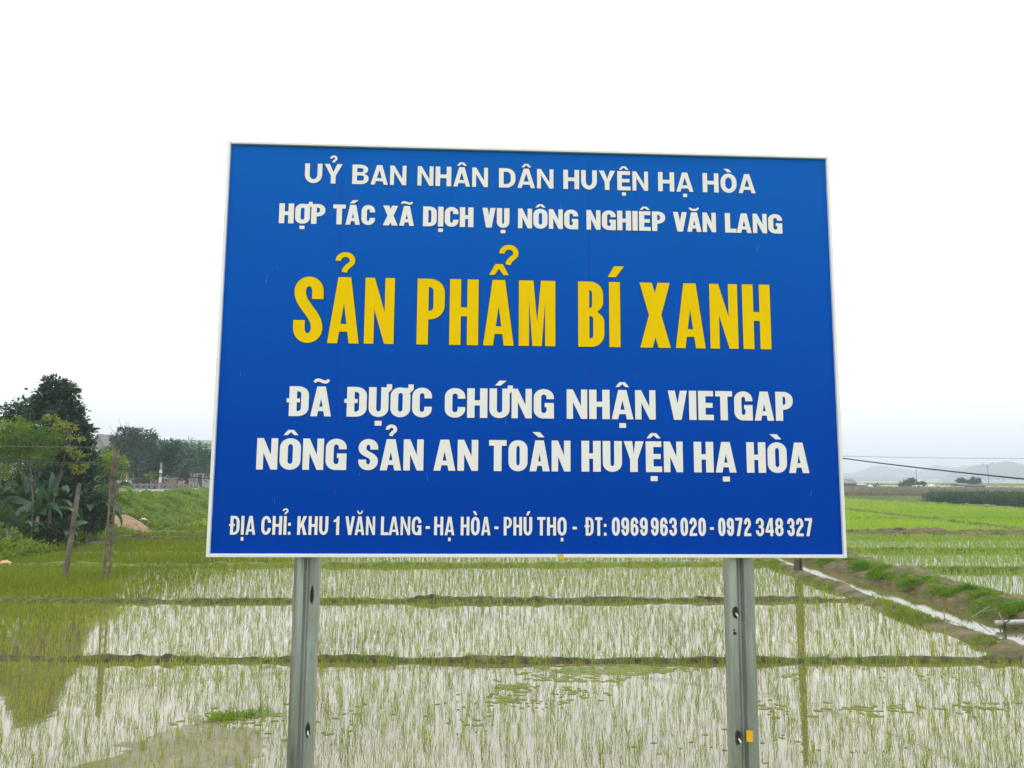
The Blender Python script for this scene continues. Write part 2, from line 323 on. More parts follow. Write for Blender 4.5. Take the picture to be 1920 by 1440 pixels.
for Y in rows:
    f, e = foot(Y), edge(Y); xs = f + (e - f) * us
    hh = bank_h(xs, np.full_like(xs, Y)); V += [(x, Y, h) for x, h in zip(xs, hh)]
    V += [(e - 7, Y, ztop(Y)), (e - 60, Y, ztop(Y) - .2), (e - 300, Y, ztop(Y) - .4)]
nc = len(us) + 3; Fq = [(i * nc + k, i * nc + k + 1, (i + 1) * nc + k + 1, (i + 1) * nc + k) for i in range(len(rows) - 1) for k in range(nc - 1)]
tag(link('embankment', mesh_np('embankment', V, np.array(Fq), True), MAT['bank']), kind='structure')
# road on top and its pale kerb
ys = np.arange(-20, 199, 2.0)
V = []; 
for Y in ys: e = edge(Y); V += [(e - .45, Y, ztop(Y) + .012), (e - 5.2, Y, ztop(Y) + .012)]
tag(link('road', mesh_np('road', V, np.array([(2 * i, 2 * i + 1, 2 * i + 3, 2 * i + 2) for i in range(len(ys) - 1)])), MAT['asphalt']), kind='structure')
V = []
for Y in ys:
    e = edge(Y); z = ztop(Y); V += [(e + .12, Y, z - .25), (e + .12, Y, z + .13), (e - .18, Y, z + .13), (e - .18, Y, z - .05)]
Fq = [(4 * i + k, 4 * i + k + 1, 4 * i + 5 + k, 4 * i + 4 + k) for i in range(len(ys) - 1) for k in range(3)]
tag(link('kerb', mesh_np('kerb', V, np.array(Fq)), MAT['concrete_pale']), kind='structure')
# this side: the roadside bank that carries the sign and the viewer
xs = np.arange(-40, 60, .8); yy = np.array([-15, 0, 2.2, 3.3, 4.2, 4.9, 5.6])
zz = np.array([1.42, 1.42, 1.40, 1.28, .72, .2, -.2])
V = [(x, y + .1 * fbm(x * .8, y, 5), z + (.25 * fbm(x * .9, y * .9, 6) if 1 < y < 5.4 else 0)) for x in xs for y, z in zip(yy, zz)]
V = [(float(a), float(b_), float(c)) for a, b_, c in V]; ny = len(yy)
Fq = [(i * ny + k, (i + 1) * ny + k, (i + 1) * ny + k + 1, i * ny + k + 1) for i in range(len(xs) - 1) for k in range(ny - 1)]
tag(link('bank', mesh_np('bank', V, np.array(Fq), True), MAT['bank']), kind='structure')

# bunds and mounds: lofted strips of earth with an uneven top
def strip(name, line, w, h, material, seed=0, step=.07, rough=1.0, z0=-.06):
    line = [np.array(p[:2], float) for p in line]; P = []
    for a, b_ in zip(line[:-1], line[1:]):
        n_ = max(2, int(np.linalg.norm(b_ - a) / step)); P += [a + (b_ - a) * k / n_ for k in range(n_)]
    P.append(line[-1]); P = np.array(P)
    T = np.gradient(P, axis=0); T /= np.linalg.norm(T, axis=1)[:, None]; Nn = np.stack([-T[:, 1], T[:, 0]], 1)
    prof = [(-.5 + q / 16, math.sin(math.pi * q / 16) ** .7) for q in range(17)]
    s_ = np.arange(len(P)) * step; V = []
    W = w * (1 + rough * .9 * fbm(s_ * .45, s_ * 0 + 3, seed)); H = h * (1 + rough * 1.5 * fbm(s_ * .7, s_ * 0 + 9, seed + 2))
    sh = rough * .35 * w * fbm(s_ * .3, s_ * 0, seed + 5)
    for i, p in enumerate(P):
        for q, (a, hh) in enumerate(prof):
            aw = a * w; j = rough * .22 * w * fbm(s_[i] * 2.1, aw * 6, seed + 7); jz = rough * (.5 * h * fbm(s_[i] * 1.7, aw * 3.1, seed + 8) + .34 * min(h, .2) * (vnoise(s_[i] * 8, aw * 9, seed + 4) - .4) + 1.3 * min(h, .16) * max(0, float(vnoise(s_[i] * 4.3, aw * 5.3, seed + 6)) - .60))
            xy = p + Nn[i] * (a * W[i] + sh[i] + j); V.append((xy[0], xy[1], z0 + (hh * (H[i] - z0)) + (jz * math.sin(math.pi * q / 16) ** .5 if 0 < q < 16 else 0)))
    k = len(prof); Fq = [(i * k + a, i * k + a + 1, (i + 1) * k + a + 1, (i + 1) * k + a) for i in range(len(P) - 1) for a in range(k - 1)]
    o = link(name, mesh_np(name, V, np.array(Fq), True), material); tag(o, kind='structure'); return P
BUNDS = []
def bund(line, w=.34, h=.1, m_='bund', seed=0, **k):
    BUNDS.append((strip('paddy_bund', line, w, h, MAT[m_], seed, **k), w, h))
bund([(-17.5, 12.95), (-8, 13.02), (0, 13.1), (8.6, 13.35)], .31, .072, 'bund', 1)
bund([(-17.5, 18.5), (-10, 18.8), (0, 19.3), (9.0, 19.8)], .38, .088, 'bund', 2)
bund([(-17.9, 25.5), (-10, 26.3), (0, 27.0), (9.4, 28.0)], .38, .095, 'bund_green', 3)
bund([(-17.8, 29.6), (-8, 30.4), (4, 31.2), (9.6, 31.6)], .3, .08, 'bund_green', 4)
bund([(-18.9, 36.2), (-10, 36.9), (2, 37.5), (10, 38)], .6, .16, 'bund', 5)
bund([(-18.7, 40.2), (-8, 42), (10, 45)], .6, .14, 'bund_green', 6)
bund([(-21, 52), (0, 54), (30, 58)], .6, .16, 'bund_green', 7, step=.25)
bund([(-23, 68), (0, 72), (30, 74)], .6, .18, 'bund_green', 8, step=.25)
# right of the ditch
bund([(12.0, 26.2), (20, 26.4), (34, 26.6)], .34, .12, 'bund_green', 9)
bund([(12.0, 33.0), (22, 33.4), (36, 33.8)], .34, .12, 'bund_green', 10)
bund([(10.5, 43.2), (20, 43.2), (29, 43.0), (44, 42.6)], 1.5, .26, 'mound', 11)
bund([(29.4, 43.5), (30.2, 58), (31.6, 74), (34, 116)], .8, .24, 'bund_green', 12, step=.25)
bund([(11, 57), (30, 57.5)], .5, .16, 'bund_green', 13, step=.25)
bund([(30, 58.5), (50, 60)], .5, .16, 'bund_green', 14, step=.25)
bund([(50.4, 38), (50.6, 77), (49.6, 117)], 1.1, .3, 'bund_green', 15, step=.2)
bund([(50, 121), (10, 127)], 1.0, .3, 'bund_green', 16, step=.3)
# the ridge between the paddies and the ditch, and the wide earth mound beyond the ditch
near_ridge = [(8.6, 9), (8.75, 12), (8.85, 14), (8.88, 17), (8.95, 20), (9.0, 23), (9.3, 27), (9.85, 33), (10.4, 43)]
strip('ditch_bank', near_ridge, .82, .125, MAT['mound'], 31, .07, .8)
mound_line = [(11.5, 6), (11.5, 12), (11.55, 16), (11.5, 20), (11.55, 24), (11.7, 28), (11.9, 34), (12.1, 43)]
strip('mound', mound_line, 2.0, .38, MAT['mound'], 33, .08, .6)
# raised bare earth and mud patches
def patch(name, pts, z, h, material, seed, kind='structure', label=None, cat=None, rag=.25):
    c = np.mean(np.array(pts), axis=0); n_ = 90; V = [(c[0], c[1], z + h)]
    pts = np.array(pts); th0 = np.arctan2(pts[:, 1] - c[1], pts[:, 0] - c[0]); rr0 = np.hypot(pts[:, 0] - c[0], pts[:, 1] - c[1]); od = np.argsort(th0)
    tt = np.concatenate([th0[od] - 2 * math.pi, th0[od], th0[od] + 2 * math.pi]); rv = np.tile(rr0[od], 3)
    rings = [.2, .35, .5, .62, .74, .84, .92, 1.0]
    for q, k in enumerate(rings):
        for i in range(n_):
            th = -math.pi + 2 * math.pi * i / n_; r_ = np.interp(th, tt, rv) * k * (1 + rag * 2 * fbm(math.cos(th) * 4 + 9, math.sin(th) * 4, seed) + rag * fbm(math.cos(th) * 14, math.sin(th) * 14, seed + 4))
            zz_ = z + h * (1 - k ** 2) * (1 + 2.4 * fbm(i * .3, q * 2.1, seed + 2)) if k < 1 else z - .02
            V.append((c[0] + math.cos(th) * r_, c[1] + math.sin(th) * r_, zz_))
    Ft = [(0, 1 + i, 1 + (i + 1) % n_) for i in range(n_)]
    Fq = [(1 + q * n_ + i, 1 + (q + 1) * n_ + i, 1 + (q + 1) * n_ + (i + 1) % n_, 1 + q * n_ + (i + 1) % n_) for q in range(len(rings) - 1) for i in range(n_)]
    o = link(name, mesh_np(name, V, [np.array(Ft), np.array(Fq)], True), material); tag(o, label, cat, None, kind); return o
gp = lambda L, z=0: [G(a, b_, z)[:2] for a, b_ in L]
patch('mud', gp([(150, 1432), (250, 1385), (330, 1360), (430, 1355), (500, 1375), (520, 1400), (470, 1440), (330, 1470)]), -.004, .02, MAT['wet_mud'], 41, rag=.45)
def bank_patch(name, X, Y, rx, ry, material, seed):
    V = []; n1 = 26
    for i in range(n1):
        for j in range(n1):
            a, b_ = (i / (n1 - 1) * 2 - 1), (j / (n1 - 1) * 2 - 1); r_ = math.hypot(a, b_) * (1 + 1.0 * fbm(a * 2 + 5, b_ * 2 + 5, seed))
            x, y = X + a * rx, Y + b_ * ry; V.append((x, y, max(bz(x, y), -.02) + .20 * (1 - r_ ** 2) + .12 * fbm(x * 2.5, y * 2.5, seed + 1)))
    tag(link(name, mesh_np(name, V, np.array([(i * n1 + j, (i + 1) * n1 + j, (i + 1) * n1 + j + 1, i * n1 + j + 1) for i in range(n1 - 1) for j in range(n1 - 1)]), True), material), kind='structure')
def bz(X, Y): return float(bank_h(np.array([X]), np.array([Y]))[0])
def hit(px, py):
    d = ray(px, py)
    for t_ in np.arange(15, 90, .05):
        P = EYE + d * t_
        if P[2] <= max(bz(P[0], P[1]), 0): return P
_e = hit(236, 987)
bank_patch('earth', _e[0] - .15, _e[1] + .3, 1.0, 1.7, MAT['bare_earth'], 43)
bank_patch('earth', -17.7, 33.2, .55, 1.2, MAT['soil'], 44)
bank_patch('earth', -18.9, 37.6, .9, .9, MAT['soil'], 45)

# hills on the horizon: two wooded ranges
def hill(az0, az1, dist, depth, prof, seed):
    az = np.linspace(math.radians(az0), math.radians(az1), 700); rows_ = np.linspace(0, 1, 14); V = []
    for r_ in rows_:
        for a in az:
            env = np.interp(math.degrees(a), [p[0] for p in prof], [p[1] for p in prof])
            hgt = env * math.sin(math.pi * (.08 + .84 * r_)) * (1 + .55 * fbm(a * 60, r_ * 3, seed)) + 9 * fbm(a * 420, r_ * 9, seed + 3) + 5 * fbm(a * 1500, r_ * 30, seed + 6) * math.sin(math.pi * r_)
            d = dist + depth * r_; V.append((d * math.sin(a), d * math.cos(a), max(hgt, 0) - .5 - (3 if r_ in (0, 1) else 0)))
    n_ = len(az); Fq = [(i * n_ + k, i * n_ + k + 1, (i + 1) * n_ + k + 1, (i + 1) * n_ + k) for i in range(len(rows_) - 1) for k in range(n_ - 1)]
    tag(link('hills', mesh_np('hills', V, np.array(Fq), True), MAT['hill']), kind='structure')
hill(-40, 48, 2150, 420, [(-40, 25), (-20, 34), (0, 36), (15, 30), (23.5, 20), (25, 37), (26, 38), (27.5, 24), (28.5, 40), (29.5, 42), (31, 36), (33, 30), (36, 26), (48, 20)], 51)
hill(-40, 48, 1500, 300, [(-40, 8), (20, 8), (27, 6), (29, 10), (30.5, 24), (31.5, 31), (33, 35), (34, 32), (36, 30), (48, 25)], 57)

# ------------------------------------------------------------------ signboard
YAW, SX, SY, SZ, SW, SH = .046, .1005, 3.6907, 2.6267, 3.003, 2.0
sb = empty('signboard', (SX, SY, 1.25), YAW)
tag(sb, 'large blue signboard with white and yellow Vietnamese lettering on two steel posts', 'signboard')
ux = np.array([math.cos(YAW), math.sin(YAW), 0]); un = np.array([math.sin(YAW), -math.cos(YAW), 0])   # along the board, towards the viewer
BO = np.array([SX, SY, SZ])                 # bottom middle of the front face
def B(px, py):
    """pixel -> board coordinates (u from the middle, v from the bottom edge)"""
    d = ray(px, py); tt = ((BO - EYE) @ un) / (d @ un); P = EYE + d * tt
    return (P - BO) @ ux, P[2] - SZ
ZOFF = SZ - 1.25
FW, FT = .0155, .016                         # frame face width
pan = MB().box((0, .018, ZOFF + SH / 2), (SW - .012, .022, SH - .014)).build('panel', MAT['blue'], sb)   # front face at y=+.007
MB().box((0, .0355, ZOFF + SH / 2), (SW - .03, .012, SH - .03)).build('backing', MAT['back'], pan)
for px in (640, 1104):
    uT, _ = B(px + 1, 280); uB, _ = B(px - 14 if px < 900 else px + 1, 1035)
    MB().add([(uT - .0012, .0062, ZOFF + SH - .03), (uT + .0012, .0062, ZOFF + SH - .03), (uB + .0012, .0062, ZOFF + .03), (uB - .0012, .0062, ZOFF + .03)], [(3, 2, 1, 0)]).build('seam', MAT['seam'], pan)
fr = MB()
for sgn in (-1, 1):                          # stiles run full height, rails butt between them
    x = sgn * (SW / 2 - FW / 2); fr.prism([(x - FW / 2, -.008), (x + FW / 2, -.008), (x + FW / 2, .05), (x - FW / 2, .05)], ZOFF, ZOFF + SH)
for z, tth in ((ZOFF + .008, .016), (ZOFF + SH - .007, .014)):
    fr.box((0, .0205, z), (SW - 2 * FW, .055, tth))
fro = fr.build('frame', MAT['frame'], sb)
mbev = fro.modifiers.new('b', 'BEVEL'); mbev.width = .0025; mbev.segments = 2
mb = MB()
for i in range(26):
    u_, v_ = random.uniform(-1.4, 1.4), random.uniform(.08, 1.9); l_, a_ = random.uniform(.008, .05), random.gauss(1.5, .25); w_ = random.uniform(.0005, .0011)
    dx, dz = l_ * math.cos(a_), l_ * math.sin(a_); mb.add([(u_ - w_, .0066, ZOFF + v_), (u_ + w_, .0066, ZOFF + v_), (u_ + dx + w_ * .4, .0066, ZOFF + v_ + dz), (u_ + dx - w_ * .4, .0066, ZOFF + v_ + dz)], [(0, 1, 2, 3)])
mb.build('scratches', surf('scuffed_vinyl', [(.3, (.05, .16, .5)), (.7, (.16, .3, .6))], 20, .6), pan)
# small torn yellow tape on the lower rail
u, v = B(1050, 1041)
MB().add([(u - .018, -.0105, ZOFF + .016), (u + .016, -.0105, ZOFF + .017), (u + .014, -.0105, ZOFF + .003), (u + .002, -.0105, ZOFF - .004), (u - .008, -.0105, ZOFF + .008)], [(4, 3, 2, 1, 0)]).build('tape', MAT['yellow_tape'], fro)

# --- lettering ---
def arc(cx, cy, rx, ry, a0, a1, n=9):
    return [(cx + rx * math.cos(math.radians(a0 + (a1 - a0) * i / (n - 1))), cy + ry * math.sin(math.radians(a0 + (a1 - a0) * i / (n - 1)))) for i in range(n)]
def bez(p0, p1, p2, p3, n=14):
    r_ = []
    for i in range(n):
        t_ = i / (n - 1); a = (1 - t_) ** 3; b_ = 3 * t_ * (1 - t_) ** 2; c = 3 * t_ * t_ * (1 - t_); d = t_ ** 3
        r_.append((a * p0[0] + b_ * p1[0] + c * p2[0] + d * p3[0], a * p0[1] + b_ * p1[1] + c * p2[1] + d * p3[1]))
    return r_
def stroke(pts, s, t_, closed=False):
    P = [np.array(pts[0], float)]
    for p in pts[1:]:
        p = np.array(p, float)
        if np.linalg.norm(p - P[-1]) > 1e-6: P.append(p)
    if closed and np.linalg.norm(P[0] - P[-1]) < 1e-6: P.pop()
    n_ = len(P); L = []; R_ = []
    for i in range(n_):
        a = P[(i - 1) % n_] if (closed or i > 0) else P[i]; b_ = P[(i + 1) % n_] if (closed or i < n_ - 1) else P[i]
        T = b_ - a; T /= np.linalg.norm(T) + 1e-12; w_ = .5 * math.hypot(s * T[1], t_ * T[0]); nn = np.array([-T[1], T[0]])
        L.append(tuple(P[i] + nn * w_)); R_.append(tuple(P[i] - nn * w_))
    return [L, R_] if closed else [L + R_[::-1]]
def rrect(x0, y0, x1, y1, rx, ry, n=9):
    return arc(x1 - rx, y0 + ry, rx, ry, -90, 0, n) + arc(x1 - rx, y1 - ry, rx, ry, 0, 90, n) + arc(x0 + rx, y1 - ry, rx, ry, 90, 180, n) + arc(x0 + rx, y0 + ry, rx, ry, 180, 270, n)
def rright(x0, y0, x1, y1, rx, ry):
    return [(x0, y0)] + arc(x1 - rx, y0 + ry, rx, ry, -90, 0) + arc(x1 - rx, y1 - ry, rx, ry, 0, 90) + [(x0, y1)]
def rect(x0, y0, x1, y1): return [(x0, y0), (x1, y0), (x1, y1), (x0, y1)]
def glyph(ch, w, h, s, t_, rnd):
    """list of shapes, a shape = list of rings"""
    cw = w - s; rx = cw / 2; ry = min(rnd * h, (h - t_) / 2 - .001); x0, x1, y0, y1 = s / 2, w - s / 2, t_ / 2, h - t_ / 2
    if ch == 'I': return [[rect(0, 0, w, h)]]
    if ch == 'O' or ch == '0': return [stroke(rrect(x0, y0, x1, y1, rx, ry), s, t_, True)]
    if ch == 'C': return [stroke([(x1, h * .64)] + arc(x1 - rx, y1 - ry, rx, ry, 0, 90) + arc(x0 + rx, y1 - ry, rx, ry, 90, 180) + arc(x0 + rx, y0 + ry, rx, ry, 180, 270) + arc(x1 - rx, y0 + ry, rx, ry, 270, 360) + [(x1, h * .36)], s, t_)]
    if ch == 'G': return [stroke([(x1, h * .66)] + arc(x1 - rx, y1 - ry, rx, ry, 0, 90) + arc(x0 + rx, y1 - ry, rx, ry, 90, 180) + arc(x0 + rx, y0 + ry, rx, ry, 180, 270) + arc(x1 - rx, y0 + ry, rx, ry, 270, 345), s, t_), [rect(w - s * .98, 0, w, h * .53)], [rect(w * .54, h * .53 - t_ * .8, w - s * .9, h * .53)]]
    if ch == 'S':
        yu, yl = y1 - ry, y0 + ry
        return [stroke([(x1, h * .66)] + arc(x1 - rx, yu, rx, ry, 0, 90) + arc(x0 + rx, yu, rx, ry, 90, 180) + bez((x0, yu), (x0, yu - .22 * h), (x1, yl + .22 * h), (x1, yl))[1:] + arc(x1 - rx, yl, rx, ry, 0, -90) + arc(x0 + rx, yl, rx, ry, -90, -180) + [(x0, h * .34)], s, t_)]
    if ch == 'U': return [stroke([(x0, h)] + arc(x0 + rx, y0 + ry, rx, ry, 180, 270) + arc(x1 - rx, y0 + ry, rx, ry, 270, 360) + [(x1, h)], s, t_)]
    if ch in 'DĐ':
        R1 = min(w * .55, w - s * .4); r2 = rnd * h + t_ * .4
        sh = [[rright(0, 0, w, h, R1, r2), rright(s, t_ * .92, w - s, h - t_ * .92, max(R1 - s, w * .1), max(r2 - t_, h * .06))]]
        if ch == 'Đ': sh.append([rect(-.10 * w - .02 * h, h * .46, min(s + .16 * w, w * .62), h * .46 + t_ * .72)])
        return sh
    if ch == 'P':
        yb = h * .38; r1 = min(w * .55, w - s * .5); r2 = min((h - yb) / 2 * .95, rnd * h + t_ * .4)
        return [[[(0, 0), (s, 0), (s, yb)] + arc(w - r1, yb + r2, r1, r2, -90, 0) + arc(w - r1, h - r2, r1, r2, 0, 90) + [(0, h)], rright(s, yb + t_ * .9, w - s, h - t_ * .9, max(r1 - s, w * .1), max(r2 - t_, h * .05))]]
    if ch == 'B':
        mq = h * .53; r1 = min(w * .5, w - s * .5); rl = min(mq / 2 * .95, rnd * h + .3 * t_); ru = min((h - mq) / 2 * .95, rnd * h + .3 * t_); wu = w * .96
        return [[[(0, 0)] + arc(w - r1, rl, r1, rl, -90, 0) + arc(w - r1 * .8, mq - rl * .8, r1 * .8, rl * .8, 0, 62) + arc(wu - r1 * .8, mq + ru * .8, r1 * .8, ru * .8, -62, 0) + arc(wu - r1, h - ru, r1, ru, 0, 90) + [(0, h)],
                 rright(s, t_ * .9, w - s, mq - t_ * .42, max(r1 - s, w * .1), max(rl - t_, h * .05)), rright(s, mq + t_ * .42, wu - s, h - t_ * .9, max(r1 - s, w * .1), max(ru - t_, h * .05))]]
    if ch == 'A':
        a = s * .56; sl_ = s * .88; k = (w / 2 - a) / h; yt = min((w - 2 * sl_) / (2 * k), h * .93); b0, b1 = h * .175, h * .175 + t_ * .8
        xl = lambda y: sl_ + y * k
        return [[[(0, 0), (sl_, 0), (xl(b0), b0), (w - xl(b0), b0), (w - sl_, 0), (w, 0), (w / 2 + a, h), (w / 2 - a, h)], [(xl(b1), b1), (w - xl(b1), b1), (w / 2, yt)]]]
    if ch == 'E': return [[[(0, 0), (w, 0), (w, t_), (s, t_), (s, h * .5 - t_ * .42), (w * .93, h * .5 - t_ * .42), (w * .93, h * .5 + t_ * .48), (s, h * .5 + t_ * .48), (s, h - t_), (w * .98, h - t_), (w * .98, h), (0, h)]]]
    if ch == 'H':
        ya, yb = h * .5 - t_ * .45, h * .5 + t_ * .5
        return [[[(0, 0), (s, 0), (s, ya), (w - s, ya), (w - s, 0), (w, 0), (w, h), (w - s, h), (w - s, yb), (s, yb), (s, h), (0, h)]]]
    if ch == 'L': return [[[(0, 0), (w, 0), (w, t_), (s, t_), (s, h), (0, h)]]]
    if ch == 'T': return [[[(w / 2 - s / 2, 0), (w / 2 + s / 2, 0), (w / 2 + s / 2, h - t_), (w, h - t_), (w, h), (0, h), (0, h - t_), (w / 2 - s / 2, h - t_)]]]
    if ch == 'K': return [[[(0, 0), (s, 0), (s, h * .30), (s + (w - s) * .2, h * .43), (w - s * 1.15, 0), (w, 0), (s + (w - s) * .50, h * .60), (w * .98, h), (w - s * 1.2, h), (s, h * .58), (s, h), (0, h)]]]
    if ch == 'N':
        s = s * .84; sd_ = s * .98; q = h * s / (w - sd_)
        return [[[(0, 0), (s, 0), (s, h - q), (w - sd_, 0), (w, 0), (w, h), (w - s, h), (w - s, q), (sd_, h), (0, h)]]]
    if ch == 'M':
        a = s * 1.3; b_ = s * .42
        return [[[(0, 0), (s * .92, 0), (s * .92, h * .70), (w / 2 - b_, 0), (w / 2 + b_, 0), (w - s * .92, h * .70), (w - s * .92, 0), (w, 0), (w, h), (w - a, h), (w / 2, h * .36), (a, h), (0, h)]]]
    if ch == 'V':
        s1 = s * .96; b_ = s * .52; k = h / (w / 2 - b_); yv = h - k * (w / 2 - s1)
        return [[[(w / 2 - b_, 0), (w / 2 + b_, 0), (w, h), (w - s1, h), (w / 2, max(yv, h * .12)), (s1, h), (0, h)]]]
    if ch == 'X':
        sx = s * 1.12; yu = h * (1 - (w / 2 - sx) / (w - sx)); yl = h - yu; g = sx / 2
        return [[[(0, 0), (sx, 0), (w / 2, yl), (w - sx, 0), (w, 0), (w / 2 + g, h / 2), (w, h), (w - sx, h), (w / 2, yu), (sx, h), (0, h), (w / 2 - g, h / 2)]]]
    if ch == 'Y':
        s1 = s * 1.1
        return [[[(w / 2 - s / 2, 0), (w / 2 + s / 2, 0), (w / 2 + s / 2, h * .40), (w, h), (w - s1, h), (w / 2, h * .58), (s1, h), (0, h), (w / 2 - s / 2, h * .40)]]]
    if ch == '1': return [[[(w - s, 0), (w, 0), (w, h), (w - s * .75, h), (w - s * 1.1, h * .86), (0, h * .80), (0, h * .67), (w - s, h * .71)]]]
    if ch == '2':
        return [stroke([(x0, h * .66), (x0, y1 - ry)] + arc(x0 + rx, y1 - ry, rx, ry, 180, 90) + arc(x1 - rx, y1 - ry, rx, ry, 90, 0) + bez((x1, y1 - ry), (x1, h * .5), (x0 + .02 * w, h * .42), (x0, t_ * .5))[1:], s, t_), [rect(0, 0, w, t_)]]
    if ch == '3':
        r2 = h * .22
        return [stroke([(x0, h * .68), (x0, y1 - r2)] + arc(x0 + rx, y1 - r2, rx, r2, 180, 90) + arc(x1 - rx, y1 - r2, rx, r2, 90, 0) + [(x1 - .02 * w, h * .66)] + arc(x1 - rx * .9, h * .52 + h * .1, rx * .8, h * .1, 0, -90), s * .95, t_ * .95),
                stroke([(w * .36, h * .52)] + arc(x1 - rx, h * .52 - r2 * .9, rx, r2 * .9, 90, 0) + arc(x1 - rx, y0 + r2 * .95, rx, r2 * .95, 0, -90) + arc(x0 + rx, y0 + r2 * .95, rx, r2 * .95, -90, -180) + [(x0, h * .32)], s, t_)]
    if ch == '4':
        xs_ = w * .90 - s
        return [[rect(xs_, 0, xs_ + s, h)], [rect(0, h * .19, w, h * .19 + t_)], [[(0, h * .19), (s * .9, h * .19 + t_ * .7), (xs_ + s * .2, h * .80), (xs_ + s * .3, h), (xs_ - s * .12, h), (0, h * .34)]]]
    if ch == '7': return [[[(w * .16, 0), (w * .16 + s * 1.05, 0), (w * .62 + s * .5, h * .5), (w, h - t_ * .9), (w, h), (0, h), (0, h - t_), (w - s * 1.05, h - t_), (w * .40, h * .5)]]]
    if ch == '8':
        return [stroke(rrect(x0, y0, x1, h * .53, rx, h * .20), s, t_, True), stroke(rrect(x0 + .03 * w, h * .5, x1 - .03 * w, y1, rx - .03 * w, h * .19), s * .95, t_, True)]
    if ch == '6' or ch == '9':
        sh = [stroke(rrect(x0, y0, x1, h * .56, rx, h * .21), s, t_, True), stroke([(x0, h * .3)] + arc(x0 + rx, y1 - ry, rx, ry, 180, 90) + arc(x1 - rx, y1 - ry, rx, ry, 90, 0) + [(x1, h * .68)], s, t_)]
        if ch == '9': sh = [[[(w - x, h - y) for x, y in r_] for r_ in q] for q in sh]
        return sh
    if ch == '-': return [[rect(0, h * .34, w, h * .34 + t_ * .95)]]
    if ch == ':': return [[rect(0, 0, w, t_ * 1.1)], [rect(0, h * .48, w, h * .48 + t_ * 1.1)]]
    raise KeyError(ch)
RELW = dict(A=1.06, B=1, C=1, D=1, E=.84, G=1, H=1, I=0, K=1.06, L=.80, M=1.28, N=1.0, O=1, P=.95, S=.98, T=.92, U=1, V=1.04, X=1.08, Y=1.04)
RELW['Đ'] = 1
def marks(ms, w, h, s, t_, style):
    sh = []; up = h * (1 + style['gap']); aw = style['mark']
    xr = w / 2
    for m_ in ms:
        if m_ == '\u0302':
            a, b_, y = aw * .62, aw * .24, style['ch'] * h
            sh.append([[(w / 2 - a, up), (w / 2 - a * .45, up), (w / 2, up + y * .58), (w / 2 + a * .45, up), (w / 2 + a, up), (w / 2 + b_, up + y), (w / 2 - b_, up + y)]]); xr = w / 2 + aw * .8; up2 = up + y * .6
        elif m_ == '\u0301': sh.append([[(w / 2 - aw * .42, up), (w / 2 + aw * .1, up), (w / 2 + aw * .62, up + style['ch'] * h), (w / 2 - aw * .02, up + style['ch'] * h)]])
        elif m_ == '\u0300': sh.append([[(w / 2 + aw * .42, up), (w / 2 - aw * .1, up), (w / 2 - aw * .62, up + style['ch'] * h), (w / 2 + aw * .02, up + style['ch'] * h)]])
        elif m_ == '\u0303':
            y = up + style['ch'] * h * .5; q = style['ch'] * h * .28
            sh.append(stroke(bez((w / 2 - aw * .62, y - q), (w / 2 - aw * .3, y + q * 4), (w / 2 + aw * .3, y - q * 4), (w / 2 + aw * .62, y + q)), style['mt'] * h * .8, style['mt'] * h))
        elif m_ == '\u0306':
            y = up + style['ch'] * h; sh.append(stroke(arc(w / 2, y, aw * .5, style['ch'] * h * .72, 180, 360, 13), style['mt'] * h * .9, style['mt'] * h))
        elif m_ == '\u0309':
            k = style['hk'] * h; has_c = '\u0302' in ms; cx = w / 2 + (aw * .62 if has_c else 0); y = up + (style['ch'] * h * .95 if has_c else 0)
            q = k * .36
            sh.append(stroke([(cx - q, y + k * .60)] + arc(cx, y + k * .64, q, k * .30, 180, 90, 6) + arc(cx, y + k * .64, q, k * .30, 90, 0, 6)[1:] + bez((cx + q, y + k * .60), (cx + q, y + k * .38), (cx, y + k * .36), (cx - q * .1, y))[1:], style['mt'] * h * 1.1, style['mt'] * h))
        elif m_ == '\u0323':
            a = style['dot'] * h / 2; sh.append([rect(w / 2 - a, -h * (style['gap'] + .03) - style['dot'] * h * style.get('dh', .8), w / 2 + a, -h * (style['gap'] + .03))])
        elif m_ == '\u031b':
            q = h * .17; sh.append([[(w - s * .75, h * .80), (w - s * .1, h * .80), (w + s * .42, h * .93), (w + s * .42, h + q * .62), (w - s * .28, h + q * .62), (w - s * .28, h * .985), (w - s * .75, h * .985)]])
    return sh
def add_shapes(mb, shapes, fx, y0, depth):
    for q, rings in enumerate(shapes):
        vs_, fs_, n_ = [], [], 0
        for r_ in rings:
            vs_ += [Vector(p) for p in r_]; fs_.append(list(range(n_, n_ + len(r_)))); n_ += len(r_)
        res = delaunay_2d_cdt(vs_, [], fs_, 2, 1e-7)
        ov, of = res[0], res[2]; dz = y0 - depth - q * .00006
        front = [fx(p[0], p[1], dz) for p in ov]
        Fs = []
        for f in of:
            a, b_, c = [ov[i] for i in f[:3]]
            Fs.append(tuple(f) if (b_ - a).cross(c - a) > 0 else tuple(reversed(f)))
        mb.add(front, Fs)
        for r_ in rings:                     # edges of the film
            n_ = len(r_); area = sum(r_[i][0] * r_[(i + 1) % n_][1] - r_[(i + 1) % n_][0] * r_[i][1] for i in range(n_))
            V = [fx(x, y, dz) for x, y in r_] + [fx(x, y, y0 + .001) for x, y in r_]
            mb.add(V, [(i, n_ + i, n_ + (i + 1) % n_, (i + 1) % n_) for i in range(n_)])
